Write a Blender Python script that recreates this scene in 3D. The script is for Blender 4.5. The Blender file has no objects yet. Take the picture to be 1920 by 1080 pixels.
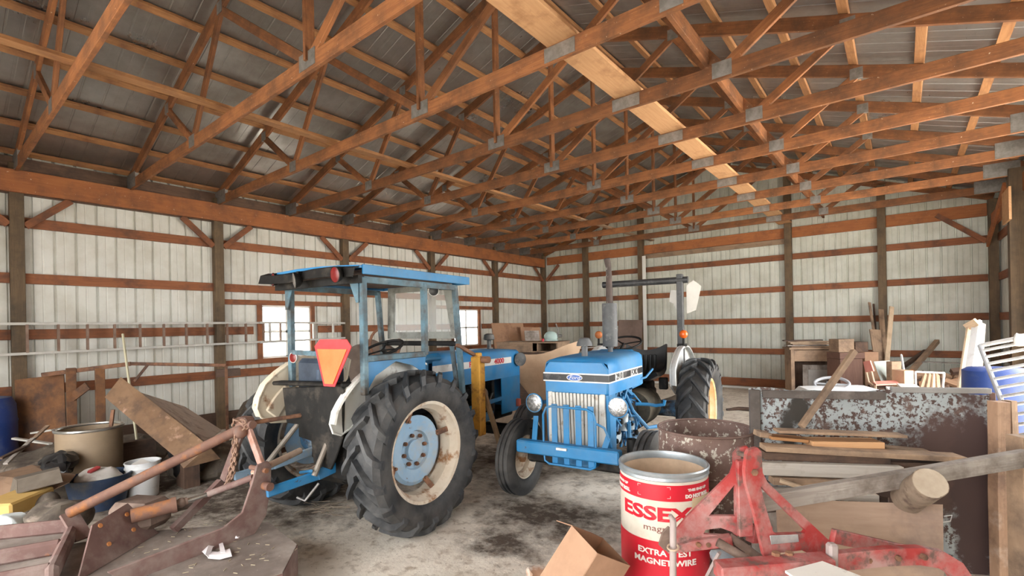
import bpy, bmesh, math, random
from mathutils import Vector, Matrix, Euler
random.seed(7)
C = bpy.context.scene.collection
R = math.radians
V = Vector

# ------------------------------------------------------------------ camera, sky, sun, exposure
EYE = V((0, 0, 1.696)); YAW = R(38.26); ROLL = R(-1.1014)
FPX, PX, PY = 905.59, 974.5, 610.88
_f = V((-math.sin(YAW), math.cos(YAW), 0)); _r = V((math.cos(YAW), math.sin(YAW), 0)); _u = V((0, 0, 1))
_rr = _r*math.cos(ROLL) + _u*math.sin(ROLL); _uu = _u*math.cos(ROLL) - _r*math.sin(ROLL)
cam_d = bpy.data.cameras.new('camera'); cam = bpy.data.objects.new('camera', cam_d); C.objects.link(cam)
cam_d.sensor_width = 36.0; cam_d.lens = FPX/1920*36.0
cam_d.shift_x = -(PX-960)/1920; cam_d.shift_y = (PY-540)/1920
cam_d.clip_start = 0.05; cam_d.clip_end = 200
m3 = Matrix((_rr, _uu, -_f)).transposed()
cam.matrix_world = Matrix.Translation(EYE) @ m3.to_4x4()
bpy.context.scene.camera = cam

w = bpy.data.worlds.new('world'); bpy.context.scene.world = w; w.use_nodes = True
bg = w.node_tree.nodes['Background']; bg.inputs[0].default_value = (0.97, 0.97, 0.96, 1); bg.inputs[1].default_value = 4.2
sd = bpy.data.lights.new('sun', 'SUN'); sun = bpy.data.objects.new('sun', sd); C.objects.link(sun)
sd.energy = 26; sd.angle = R(2); sd.color = (1, .95, .88); sun.rotation_euler = (R(-34), R(-6), 0)
sun.location = (-20, 0, 30)
vs = bpy.context.scene.view_settings
vs.view_transform = 'Standard'; vs.look = 'None'; vs.gamma = 1; vs.use_curve_mapping = False; vs.exposure = 1.25
def portal(name, loc, rot, sx, sy):
    d = bpy.data.lights.new(name, 'AREA'); d.shape = 'RECTANGLE'; d.size = sx; d.size_y = sy
    d.cycles.is_portal = True
    o = bpy.data.objects.new(name, d); C.objects.link(o); o.location = loc; o.rotation_euler = rot
portal('front_portal', (-2.7, -2.55, 1.8), (R(90), 0, 0), 6.8, 3.6)
portal('side_portal', (1.62, 7.25, 1.8), (R(90), 0, R(90)), 5.3, 3.6)
for wy in (4.57, 9.5): portal('window_portal', (-9.36, wy, 1.675), (R(90), 0, R(-90)), .94, .97)

# ------------------------------------------------------------------ helpers
def at(px, py, dep):
    """a point of the place that lies dep metres ahead, read off the photo"""
    return EYE + dep*(_f + _rr*((px-PX)/FPX) + _uu*((PY-py)/FPX))
def onz(px, py, z=0.0):
    d = _f + _rr*((px-PX)/FPX) + _uu*((PY-py)/FPX)
    return EYE + d*((z-EYE.z)/d.z)
def onx(px, py, x):
    d = _f + _rr*((px-PX)/FPX) + _uu*((PY-py)/FPX)
    return EYE + d*(x/d.x)
def ony(px, py, y):
    d = _f + _rr*((px-PX)/FPX) + _uu*((PY-py)/FPX)
    return EYE + d*(y/d.y)

def perp(a):
    a = V(a).normalized()
    b = V((0, 0, 1)) if abs(a.z) < .9 else V((1, 0, 0))
    x = a.cross(b).normalized()
    return x, x.cross(a).normalized()

class MB:
    def __init__(s):
        s.bm = bmesh.new(); s.uv = s.bm.loops.layers.uv.new('UVMap')
    def _uv(s, faces, L, org=None):
        L = V(L).normalized(); a, b = perp(L); k = random.uniform(0, 50); k2 = random.uniform(0, 50)
        for f in faces:
            for l in f.loops:
                c = l.vert.co
                l[s.uv].uv = (c.dot(L)+k, c.dot(a)+c.dot(b)+k2)
    def mesh(s, vs, fs, L=(1, 0, 0), bev=0, seg=1):
        bv = [s.bm.verts.new(v) for v in vs]; ff = []
        for f in fs:
            try: ff.append(s.bm.faces.new([bv[i] for i in f]))
            except ValueError: pass
        s._uv(ff, L)
        if bev > 0:
            es = {e for f in ff for e in f.edges if len(e.link_faces) == 2 and e.link_faces[0].normal.angle(e.link_faces[1].normal, 0) > .5} if [f.normal_update() for f in ff] else ()
            if es:
                bmesh.ops.bevel(s.bm, geom=list(es), offset=bev, segments=seg, profile=.6, affect='EDGES', clamp_overlap=True)
        return s
    def box(s, c, d, rot=None, bev=0, top=None, seg=1):
        """c centre, d full sizes, rot euler (rad) or Matrix, top scale of the top face"""
        t = top or (1, 1)
        vs = [V((x*d[0]/2*(t[0] if z > 0 else 1), y*d[1]/2*(t[1] if z > 0 else 1), z*d[2]/2)) for z in (-1, 1) for y in (-1, 1) for x in (-1, 1)]
        m = Matrix() if rot is None else (rot if isinstance(rot, Matrix) else Euler(rot).to_matrix())
        m = m.to_3x3()
        ax = max(range(3), key=lambda i: d[i]); L = m @ V([1 if i == ax else 0 for i in range(3)])
        vs = [m @ v + V(c) for v in vs]
        return s.mesh(vs, [(0,2,3,1),(4,5,7,6),(0,1,5,4),(2,6,7,3),(0,4,6,2),(1,3,7,5)], L, bev, seg)
    def bar(s, p, q, w, h, up=(0, 0, 1), bev=0):
        """board from p to q; w across, h along up"""
        p, q = V(p), V(q); a = (q-p).normalized(); up = V(up)
        x = a.cross(up)
        if x.length < 1e-4: x = a.cross(V((0, 1, 0)))
        x.normalize(); y = x.cross(a).normalized()
        vs = [e + x*(i*w/2) + y*(j*h/2) for e in (p, q) for j in (-1, 1) for i in (-1, 1)]
        return s.mesh(vs, [(0,1,3,2),(4,6,7,5),(0,4,5,1),(2,3,7,6),(0,2,6,4),(1,5,7,3)], a, bev)
    def tube(s, pts, r, n=10, cap=True, closed=False):
        pts = [V(p) for p in pts]; m = len(pts); rs = r if isinstance(r, (list, tuple)) else [r]*m
        rings = []; X = None
        for i, p in enumerate(pts):
            if closed: t = pts[(i+1) % m]-pts[i-1]
            else: t = pts[min(i+1, m-1)]-pts[max(i-1, 0)]
            t.normalize()
            if X is None: X = perp(t)[0]
            X = (X - t*X.dot(t)).normalized(); Y = t.cross(X)
            rings.append([s.bm.verts.new(p + (X*math.cos(2*math.pi*k/n)+Y*math.sin(2*math.pi*k/n))*rs[i]) for k in range(n)])
        ff = []
        for i in range(m if closed else m-1):
            A, B = rings[i], rings[(i+1) % m]
            for k in range(n): ff.append(s.bm.faces.new((A[k], A[(k+1) % n], B[(k+1) % n], B[k])))
        if cap and not closed:
            ff.append(s.bm.faces.new(rings[0][::-1])); ff.append(s.bm.faces.new(rings[-1]))
        s._uv(ff, pts[-1]-pts[0] if (pts[-1]-pts[0]).length > 1e-5 else (1, 0, 0)); return s
    def cyl(s, p, q, r, r2=None, n=20): return s.tube([p, q], [r, r if r2 is None else r2], n)
    def lathe(s, prof, n=32, c=(0, 0, 0), ax=(0, 0, 1), closed=False, sq=None):
        """prof: list of (radius, height along ax)"""
        ax = V(ax).normalized(); a, b = perp(ax); c = V(c); rings = []
        for r, z in prof:
            if r < 1e-6: rings.append([s.bm.verts.new(c+ax*z)]*n)
            else: rings.append([s.bm.verts.new(c+ax*z+(a*math.cos(2*math.pi*k/n)+b*math.sin(2*math.pi*k/n))*r) for k in range(n)])
        ff = []; m = len(prof)
        for i in range(m if closed else m-1):
            A, B = rings[i], rings[(i+1) % m]
            for k in range(n):
                vs = [A[k], B[k], B[(k+1) % n], A[(k+1) % n]]; u = []
                for v in vs:
                    if v not in u: u.append(v)
                if len(u) > 2:
                    try: ff.append(s.bm.faces.new(u))
                    except ValueError: pass
        s._uv(ff, ax); return s
    def prism(s, pts, th, o=(0, 0, 0), x=(1, 0, 0), y=(0, 0, 1), bev=0, holes=(), L=None):
        """outline pts in the plane (x, y) at o, thickness th along x cross y, centred"""
        o, x, y = V(o), V(x).normalized(), V(y).normalized(); n = x.cross(y).normalized()
        if holes:
            es = []; tb = bmesh.new()
            for loop in [pts]+list(holes):
                vv = [tb.verts.new((a, b, 0)) for a, b in loop]
                es += [tb.edges.new((vv[i], vv[(i+1) % len(vv)])) for i in range(len(vv))]
            bmesh.ops.triangle_fill(tb, edges=es, use_beauty=True, use_dissolve=False)
            tb.verts.ensure_lookup_table(); tb.faces.ensure_lookup_table(); tb.verts.index_update()
            P2 = [(v.co.x, v.co.y) for v in tb.verts]
            F2 = [[v.index for v in (f.verts if f.normal.z > 0 else reversed(f.verts))] for f in tb.faces]
            be = []
            for f in F2:
                for i in range(len(f)):
                    be.append((f[i], f[(i+1) % len(f)]))
            S = set(be); bd = [e for e in be if (e[1], e[0]) not in S]; N = len(P2)
            vs = [o+x*a+y*b-n*(th/2) for a, b in P2]+[o+x*a+y*b+n*(th/2) for a, b in P2]
            fs = [tuple(i+N for i in f) for f in F2]+[tuple(reversed(f)) for f in F2]+[(a, b, b+N, a+N) for a, b in bd]
            tb.free(); return s.mesh(vs, fs, L or x)
        A = sum(pts[i][0]*pts[(i+1) % len(pts)][1]-pts[(i+1) % len(pts)][0]*pts[i][1] for i in range(len(pts)))
        if A < 0: pts = pts[::-1]
        N = len(pts)
        vs = [o+x*a+y*b-n*(th/2) for a, b in pts]+[o+x*a+y*b+n*(th/2) for a, b in pts]
        fs = [tuple(range(N))[::-1], tuple(range(N, 2*N))]+[(i, (i+1) % N, (i+1) % N+N, i+N) for i in range(N)]
        return s.mesh(vs, fs, L or x, bev)
    def ball(s, c, r, sc=(1, 1, 1), n=16, rot=None):
        g = bmesh.ops.create_uvsphere(s.bm, u_segments=n, v_segments=max(6, n//2), radius=r)
        m = Matrix.Translation(c) @ (Euler(rot).to_matrix().to_4x4() if rot else Matrix()) @ Matrix.Diagonal((*sc, 1))
        bmesh.ops.transform(s.bm, matrix=m, verts=g['verts'])
        s._uv({f for v in g['verts'] for f in v.link_faces}, (0, 0, 1)); return s
    def sheet(s, grid, th):
        """grid of points (rows of equal length), given thickness along its normals"""
        nr, nc = len(grid), len(grid[0]); P = [[V(p) for p in r] for r in grid]
        N = [[None]*nc for _ in range(nr)]
        for i in range(nr):
            for j in range(nc):
                a = P[min(i+1, nr-1)][j]-P[max(i-1, 0)][j]; b = P[i][min(j+1, nc-1)]-P[i][max(j-1, 0)]
                N[i][j] = a.cross(b).normalized()
        vs = [P[i][j]+N[i][j]*(th/2) for i in range(nr) for j in range(nc)]+[P[i][j]-N[i][j]*(th/2) for i in range(nr) for j in range(nc)]
        K = nr*nc; fs = []
        for i in range(nr-1):
            for j in range(nc-1):
                a = i*nc+j; fs.append((a, a+nc, a+nc+1, a+1)); fs.append((a+K, a+1+K, a+nc+1+K, a+nc+K))
        for i in range(nr-1):
            a, b = i*nc, (i+1)*nc; fs.append((a, a+K, b+K, b)); a, b = a+nc-1, b+nc-1; fs.append((a, b, b+K, a+K))
        for j in range(nc-1):
            fs.append((j, j+1, j+1+K, j+K)); a = (nr-1)*nc+j; fs.append((a, a+K, a+1+K, a+1))
        return s.mesh(vs, fs)
    def jitter(s, a, seed=1, sc=6.0):
        from mathutils import noise
        for v in s.bm.verts:
            v.co += noise.noise_vector(v.co*sc+V((seed*7.3, 0, 0)))*a
        return s
    def out(s, name, mat, parent=None, smooth=True, ang=35):
        s.bm.normal_update()
        me = bpy.data.meshes.new(name)
        off = V((0, 0, 0))
        if parent is None and len(s.bm.verts):
            xs = [v.co for v in s.bm.verts]
            off = V(((min(v.x for v in xs)+max(v.x for v in xs))/2, (min(v.y for v in xs)+max(v.y for v in xs))/2, min(v.z for v in xs)))
            bmesh.ops.translate(s.bm, vec=-off, verts=s.bm.verts)
        s.bm.to_mesh(me); s.bm.free()
        if smooth:
            for p in me.polygons: p.use_smooth = True
            me.set_sharp_from_angle(angle=R(ang))
        if mat: me.materials.append(mat)
        o = bpy.data.objects.new(name, me); C.objects.link(o); o.location = off
        if parent: o.parent = parent
        return o

def tag(o, label, cat, group=None, kind=None):
    if label: o['label'] = label
    if cat: o['category'] = cat
    if group: o['group'] = group
    if kind: o['kind'] = kind
    return o
def thing(name, label, cat, loc=(0, 0, 0), rz=0, group=None):
    o = bpy.data.objects.new(name, None); C.objects.link(o); o.empty_display_size = .1
    o.location = loc; o.rotation_euler = (0, 0, rz); return tag(o, label, cat, group)
def settle(t):
    """put the Empty of a thing at its base"""
    lo = V((1e9,)*3); hi = V((-1e9,)*3)
    for c in t.children:
        for b in c.bound_box:
            b = V(b)+c.location
            for i in range(3): lo[i] = min(lo[i], b[i]); hi[i] = max(hi[i], b[i])
    if t.location.length > 1e-6 or t.rotation_euler.z: return t
    off = V(((lo.x+hi.x)/2, (lo.y+hi.y)/2, lo.z))
    for c in t.children: c.location = c.location-off
    t.location = off; return t
def struct(o): o['kind'] = 'structure'; return o
def kids(o): return [c for c in bpy.data.objects if c.parent == o]
def dup(o, loc=None, rz=None, label=None, parent=None, scale=None):
    c = o.copy(); C.objects.link(c); c.parent = parent
    if loc is not None: c.location = loc
    if rz is not None: c.rotation_euler = (0, 0, rz)
    if scale: c.scale = scale
    if label: c['label'] = label
    for ch in list(o.children): dup(ch, parent=c)
    return c

# ------------------------------------------------------------------ materials
MATS = {}
def mat(name, cols, sc=4, rough=.7, metal=0, bump=.1, coord='Object', stretch=(1, 1, 1), det=6, dirt=None, dirt2=None,
        rnd=0, bsc=None, alpha=None, trans=0, emit=None, ior=None, coat=0, spec=None, width=.3, distort=0, spots=()):
    """cols: ramp colours over a noise; dirt: (colour, amount 0..1, scale) patches laid over it"""
    if name in MATS: return MATS[name]
    m = bpy.data.materials.new(name); m.use_nodes = True; nt = m.node_tree; N = nt.nodes; K = nt.links.new
    b = N['Principled BSDF']
    tc = N.new('ShaderNodeTexCoord'); mp = N.new('ShaderNodeMapping'); mp.inputs['Scale'].default_value = stretch
    K(tc.outputs[coord], mp.inputs[0])
    vec = mp.outputs[0]
    if rnd and coord == 'Object':
        pass
    nz = N.new('ShaderNodeTexNoise'); nz.inputs['Scale'].default_value = sc; nz.inputs['Detail'].default_value = det
    nz.inputs['Roughness'].default_value = .62; nz.inputs['Distortion'].default_value = distort; K(vec, nz.inputs['Vector'])
    rp = N.new('ShaderNodeValToRGB'); K(nz.outputs['Fac'], rp.inputs[0])
    n = len(cols); e = rp.color_ramp.elements
    lo, hi = .5-width/2, .5+width/2
    while len(e) < max(n, 2): e.new(.5)
    for i in range(max(n, 2)):
        cc = cols[min(i, n-1)]
        e[i].position = lo+(hi-lo)*i/(max(n, 2)-1); e[i].color = (*cc, 1)
    col = rp.outputs[0]; rgh = None
    for dd, off in ((dirt, 3.1), (dirt2, 9.7)):
        if not dd: continue
        dc, am, ds = dd[:3]; sharp = dd[3] if len(dd) > 3 else .06
        t2 = N.new('ShaderNodeTexNoise'); t2.inputs['Scale'].default_value = ds; t2.inputs['Detail'].default_value = 8
        t2.inputs['Roughness'].default_value = .65
        m2 = N.new('ShaderNodeMapping'); m2.inputs['Location'].default_value = (off, off*2, 0); K(tc.outputs['Object'], m2.inputs[0]); K(m2.outputs[0], t2.inputs['Vector'])
        mr = N.new('ShaderNodeMapRange'); th = .72-.44*am
        mr.inputs['From Min'].default_value = th-sharp; mr.inputs['From Max'].default_value = th+sharp; K(t2.outputs['Fac'], mr.inputs['Value'])
        mx = N.new('ShaderNodeMix'); mx.data_type = 'RGBA'; K(mr.outputs[0], mx.inputs['Factor']); K(col, mx.inputs['A']); mx.inputs['B'].default_value = (*dc, 1)
        col = mx.outputs['Result']
        if rgh is None and rough < .6:
            r2 = N.new('ShaderNodeMapRange'); r2.inputs['To Min'].default_value = rough; r2.inputs['To Max'].default_value = .85
            K(mr.outputs[0], r2.inputs['Value']); rgh = r2.outputs[0]
    for (sx, sy, sz), (rx, ry, rz), sc_, soft in spots:
        mp2 = N.new('ShaderNodeMapping'); mp2.inputs['Location'].default_value = (-sx/rx, -sy/ry, -sz/rz); mp2.inputs['Scale'].default_value = (1/rx, 1/ry, 1/rz)
        K(tc.outputs['Object'], mp2.inputs[0]); ln = N.new('ShaderNodeVectorMath'); ln.operation = 'LENGTH'; K(mp2.outputs[0], ln.inputs[0])
        wn = N.new('ShaderNodeTexNoise'); wn.inputs['Scale'].default_value = 7; wn.inputs['Detail'].default_value = 8; wn.inputs['Roughness'].default_value = .7; K(tc.outputs['Object'], wn.inputs['Vector'])
        ma = N.new('ShaderNodeMath'); ma.operation = 'MULTIPLY_ADD'; K(wn.outputs['Fac'], ma.inputs[0]); ma.inputs[1].default_value = 1.6; K(ln.outputs['Value'], ma.inputs[2])
        mr = N.new('ShaderNodeMapRange'); mr.inputs['From Min'].default_value = 1.8; mr.inputs['From Max'].default_value = 1.8-soft; K(ma.outputs[0], mr.inputs['Value'])
        mx = N.new('ShaderNodeMix'); mx.data_type = 'RGBA'; K(mr.outputs[0], mx.inputs['Factor']); K(col, mx.inputs['A']); mx.inputs['B'].default_value = (*sc_, 1); col = mx.outputs['Result']
    if rnd:
        oi = N.new('ShaderNodeObjectInfo'); hs = N.new('ShaderNodeHueSaturation')
        mv = N.new('ShaderNodeMapRange'); mv.inputs['To Min'].default_value = 1-rnd; mv.inputs['To Max'].default_value = 1+rnd
        K(oi.outputs['Random'], mv.inputs['Value']); K(mv.outputs[0], hs.inputs['Value']); K(col, hs.inputs['Color']); col = hs.outputs[0]
    K(col, b.inputs['Base Color'])
    b.inputs['Roughness'].default_value = rough; b.inputs['Metallic'].default_value = metal
    if rgh: K(rgh, b.inputs['Roughness'])
    if coat: b.inputs['Coat Weight'].default_value = coat; b.inputs['Coat Roughness'].default_value = .25
    if spec is not None: b.inputs['Specular IOR Level'].default_value = spec
    if trans: b.inputs['Transmission Weight'].default_value = trans
    if ior: b.inputs['IOR'].default_value = ior
    if alpha is not None: b.inputs['Alpha'].default_value = alpha
    if emit: b.inputs['Emission Color'].default_value = (*emit[0], 1); b.inputs['Emission Strength'].default_value = emit[1]
    if bump:
        bn = N.new('ShaderNodeBump'); bn.inputs['Strength'].default_value = bump; bn.inputs['Distance'].default_value = .01
        if bsc:
            n3 = N.new('ShaderNodeTexNoise'); n3.inputs['Scale'].default_value = bsc; n3.inputs['Detail'].default_value = 5; K(vec, n3.inputs['Vector']); K(n3.outputs['Fac'], bn.inputs['Height'])
        else: K(nz.outputs['Fac'], bn.inputs['Height'])
        K(bn.outputs[0], b.inputs['Normal'])
    MATS[name] = m; return m
def wood(name, c1, c2, rnd=.18, dirt=None, rough=.75, dirt2=None):
    return mat(name, [c1, c2, tuple((a+b)/2 for a, b in zip(c1, c2)), c2], sc=1, coord='UV', stretch=(2.2, 38, 1), det=5, rough=rough, bump=.25, rnd=rnd, dirt=dirt, dirt2=dirt2, width=.5, distort=.6)

W_TRUSS = wood('truss_lumber', (.40, .165, .058), (.22, .082, .030), .25, dirt=((.10, .045, .022), .36, 4, .14), dirt2=((.66, .52, .38), .11, 34, .02))
W_PURLIN = wood('purlin_lumber', (.56, .30, .13), (.34, .155, .062), .15, dirt=((.22, .1, .05), .25, 3, .1))
W_GIRT = wood('girt_lumber', (.40, .15, .06), (.24, .085, .037), .15, dirt=((.12, .055, .035), .3, 4, .12))
W_BEAM = wood('beam_lumber', (.50, .19, .06), (.34, .115, .04), .08, dirt=((.17, .07, .035), .28, 3, .14), dirt2=((.7, .55, .4), .1, 30, .02))
W_POST = wood('treated_post_lumber', (.21, .14, .075), (.13, .085, .048), .12, dirt=((.06, .045, .03), .3, 3, .15))
W_PINE = wood('pale_pine', (.74, .45, .24), (.60, .33, .16), .06, dirt=((.36, .17, .07), .2, 3, .1))
W_GREY = wood('weathered_grey_board', (.50, .455, .41), (.32, .28, .25), .15, dirt=((.13, .10, .08), .3, 4, .12))
W_TAN = wood('weathered_tan_board', (.50, .35, .23), (.33, .22, .145), .15, dirt=((.16, .11, .08), .3, 4, .12))
W_DARK = wood('dark_brown_board', (.20, .12, .08), (.11, .065, .045), .2, dirt=((.05, .035, .03), .3, 4, .12))
W_LIGHT = wood('bare_light_board', (.72, .58, .42), (.58, .43, .29), .1, dirt=((.4, .28, .18), .25, 4, .12))
GALV = mat('galvanized_plate', [(.30, .29, .28), (.20, .19, .18)], sc=18, rough=.55, metal=.6, bump=.1)
# ================================================================== THE SETTING
XL, YB, XR, ZC = -9.30, 13.126, 1.46, 3.885       # inner faces; truss seat
YF = -2.5
XC = (XL+XR)/2; ZP = ZC+(XC-XL)*.3333
def floor_mat():
    m = bpy.data.materials.new('dirty_concrete'); m.use_nodes = True; N = m.node_tree.nodes; K = m.node_tree.links.new; b = N['Principled BSDF']
    tc = N.new('ShaderNodeTexCoord')
    def nz(s, d=8, r=.6, loc=(0, 0, 0)):
        mp = N.new('ShaderNodeMapping'); mp.inputs['Location'].default_value = loc; K(tc.outputs['Object'], mp.inputs[0])
        n = N.new('ShaderNodeTexNoise'); n.inputs['Scale'].default_value = s; n.inputs['Detail'].default_value = d; n.inputs['Roughness'].default_value = r; K(mp.outputs[0], n.inputs['Vector']); return n.outputs['Fac']
    def mr(v, a, c, t0=0, t1=1):
        n = N.new('ShaderNodeMapRange'); n.inputs['From Min'].default_value = a; n.inputs['From Max'].default_value = c
        n.inputs['To Min'].default_value = t0; n.inputs['To Max'].default_value = t1; K(v, n.inputs['Value']); return n.outputs[0]
    def mix(f, a, c):
        n = N.new('ShaderNodeMix'); n.data_type = 'RGBA'; K(f, n.inputs['Factor'])
        if isinstance(a, tuple): n.inputs['A'].default_value = (*a, 1)
        else: K(a, n.inputs['A'])
        if isinstance(c, tuple): n.inputs['B'].default_value = (*c, 1)
        else: K(c, n.inputs['B'])
        return n.outputs['Result']
    def mul(a, c):
        n = N.new('ShaderNodeMath'); n.operation = 'MULTIPLY'; K(a, n.inputs[0])
        if isinstance(c, (int, float)): n.inputs[1].default_value = c
        else: K(c, n.inputs[1])
        return n.outputs[0]
    def mx(a, c):
        n = N.new('ShaderNodeMath'); n.operation = 'MAXIMUM'; K(a, n.inputs[0]); K(c, n.inputs[1]); return n.outputs[0]
    col = mix(mr(nz(2.2), .35, .65), (.66, .59, .50), (.84, .77, .67))
    col = mix(mr(nz(9, loc=(4, 2, 0)), .52, .68), col, (.44, .36, .28))
    # soil and oil spots with a place of their own
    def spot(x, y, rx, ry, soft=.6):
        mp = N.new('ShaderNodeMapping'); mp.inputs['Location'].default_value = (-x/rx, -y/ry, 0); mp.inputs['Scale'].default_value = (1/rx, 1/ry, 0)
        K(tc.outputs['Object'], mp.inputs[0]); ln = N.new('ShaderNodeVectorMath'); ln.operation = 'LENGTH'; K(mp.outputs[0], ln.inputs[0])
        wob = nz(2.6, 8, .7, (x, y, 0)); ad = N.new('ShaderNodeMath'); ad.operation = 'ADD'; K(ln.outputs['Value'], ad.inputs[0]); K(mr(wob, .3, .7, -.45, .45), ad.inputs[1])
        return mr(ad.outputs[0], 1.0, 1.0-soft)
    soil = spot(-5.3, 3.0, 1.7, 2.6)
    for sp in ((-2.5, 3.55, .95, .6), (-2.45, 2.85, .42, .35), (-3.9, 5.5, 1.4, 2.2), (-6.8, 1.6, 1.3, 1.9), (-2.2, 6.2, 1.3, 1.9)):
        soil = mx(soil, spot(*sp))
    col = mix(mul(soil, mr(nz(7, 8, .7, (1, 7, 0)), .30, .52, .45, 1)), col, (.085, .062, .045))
    col = mix(mr(nz(30, 6, .7), .6, .68), col, (.20, .15, .105))
    K(col, b.inputs['Base Color']); b.inputs['Roughness'].default_value = .9
    bn = N.new('ShaderNodeBump'); bn.inputs['Strength'].default_value = .5; bn.inputs['Distance'].default_value = .02; K(nz(14, 8, .7), bn.inputs['Height']); K(bn.outputs[0], b.inputs['Normal'])
    return m
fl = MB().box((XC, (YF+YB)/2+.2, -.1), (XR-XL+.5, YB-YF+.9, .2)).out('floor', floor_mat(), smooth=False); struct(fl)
# put the floor's texture origin at the world origin
for v in fl.data.vertices: v.co += fl.location
fl.location = (0, 0, 0)
GROUND = mat('gravel_yard', [(.36, .33, .28), (.50, .46, .40)], sc=3, rough=.95, bump=.3)
g = MB()
g.box((XC, YF-20.2, -.12), (90, 40, .1)); g.box((XR+21.3, (YF+YB)/2, -.12), (42, 60, .1)); g.box((XL-21.4, (YF+YB)/2, -.12), (42, 60, .1))
struct(g.out('ground', GROUND, smooth=False))  # unseen outdoor ground, added to bounce sunlight up to the roof

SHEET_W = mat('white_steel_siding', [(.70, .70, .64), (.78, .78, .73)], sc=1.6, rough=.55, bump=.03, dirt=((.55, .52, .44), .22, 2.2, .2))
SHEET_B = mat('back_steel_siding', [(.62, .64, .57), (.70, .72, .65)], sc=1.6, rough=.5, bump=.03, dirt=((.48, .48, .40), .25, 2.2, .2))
ROOFM = mat('bare_steel_roofing', [(.42, .425, .42), (.56, .565, .565)], sc=1.2, rough=.24, metal=.9, bump=.03, dirt=((.26, .22, .18), .30, .9, .25))
def siding(o, along, up_fn, length, n, sgn, holes=()):
    """ribbed sheet seen from inside: o start, along direction, sgn inward normal"""
    return None
def ribs(u0, u1, pitch=.2286, d=.030):
    """profile (u, depth) of the siding, ribs standing outward"""
    pr = []; u = u0
    while u < u1-1e-6:
        e = min(u+pitch, u1)
        pr += [(u, 0), (u+.006, d), (u+.030, d), (u+.036, 0), (u+.115, 0), (u+.121, .005), (u+.133, .005), (u+.139, 0)]
        u += pitch
    return [(min(a, u1), b) for a, b in pr]+[(u1, 0)]
def sheet_wall(name, O, A, Nrm, u0, u1, zlo, zhi, mt, holes=()):
    """O origin, A along, Nrm outward normal; holes (ua, ub, za, zb)"""
    pr = ribs(u0, u1); b = MB(); O, A, Nn = V(O), V(A), V(Nrm)
    cuts = sorted({h[0] for h in holes} | {h[1] for h in holes})
    pts = []
    for i, (u, d) in enumerate(pr):
        pts.append((u, d))
        if i+1 < len(pr):
            for c in cuts:
                if u < c < pr[i+1][0]: pts.append((c, (d+pr[i+1][1])/2))
    for i in range(len(pts)-1):
        (ua, da), (ub, db) = pts[i], pts[i+1]
        if ub-ua < 1e-5: continue
        segs = [(zlo, zhi)]; mid = (ua+ub)/2
        for h in holes:
            if h[0] < mid < h[1]: segs = [(zlo, h[2]), (h[3], zhi)]
        for z0, z1 in segs:
            t0 = z1 if not callable(z1) else z1(ua); t1 = z1 if not callable(z1) else z1(ub)
            P = [O+A*ua+Nn*da+V((0, 0, z0)), O+A*ub+Nn*db+V((0, 0, z0)), O+A*ub+Nn*db+V((0, 0, t1)), O+A*ua+Nn*da+V((0, 0, t0))]
            b.mesh(P, [(0, 1, 2, 3)], (0, 0, 1))
    bmesh.ops.remove_doubles(b.bm, verts=b.bm.verts, dist=1e-4)
    o = b.out(name, mt, smooth=False); md = o.modifiers.new('thickness', 'SOLIDIFY'); md.thickness = .0015; md.offset = 0
    return struct(o)
WIN = [(4.10, 5.04, 1.19, 2.16), (9.03, 9.97, 1.19, 2.16)]
roofz = lambda x: ZC+.285+(min(x-XL, XR-x))*.3333
sheet_wall('wall_left', (XL-.085, 0, 0), (0, 1, 0), (-1, 0, 0), YF-.1, YB+.1, .0, ZC+.26, SHEET_W, WIN)
roofz = lambda x: ZC+.285+(min(x-XL, XR-x))*.3333
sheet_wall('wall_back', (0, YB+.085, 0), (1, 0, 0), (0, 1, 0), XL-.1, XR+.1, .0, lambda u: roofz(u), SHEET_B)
sheet_wall('wall_right', (XR+.085, 0, 0), (0, 1, 0), (1, 0, 0), 9.9, YB+.1, .0, ZC+.26, SHEET_W)
sheet_wall('wall_right', (XR+.085, 0, 0), (0, 1, 0), (1, 0, 0), YF-.1, 4.6, .0, ZC+.26, SHEET_W)
sheet_wall('wall_right', (XR+.085, 0, 0), (0, 1, 0), (1, 0, 0), 4.6, 9.9, 3.6, ZC+.26, SHEET_W)  # strip above an unseen side opening, added to let daylight in
sheet_wall('wall_front', (0, YF-.08, 0), (1, 0, 0), (0, -1, 0), XL-.1, XR+.1, .0, lambda u: roofz(u), SHEET_B, [(-6.1, .7, 0, 3.6)])  # unseen front doorway, its width set to balance the daylight inside

# roof sheets on both slopes, seen from below
for nm, sx, xe in (('ceiling_left', -1, XL-.35), ('ceiling_right', 1, XR+.35)):
    b = MB(); rb = ribs(YF-.4, YB+.35, d=.001); s_ = .3333
    zt = ZC+.14+.145; e = V((xe, 0, zt-.35*s_)); k = V((XC, 0, zt+(XC-XL)*s_))
    nn = (V((0, 1, 0)).cross(k-e)).normalized(); nn = nn if nn.z > 0 else -nn
    for i in range(len(rb)-1):
        (ua, da), (ub, db) = rb[i], rb[i+1]
        if ub-ua < 1e-5: continue
        b.mesh([e+V((0, ua, 0))+nn*da, e+V((0, ub, 0))+nn*db, k+V((0, ub, 0))+nn*db, k+V((0, ua, 0))+nn*da], [(0, 1, 2, 3)])
    bmesh.ops.remove_doubles(b.bm, verts=b.bm.verts, dist=1e-4)
    o = b.out(nm, ROOFM, smooth=False); md = o.modifiers.new('thickness', 'SOLIDIFY'); md.thickness = .0015; md.offset = 0; struct(o)

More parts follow.
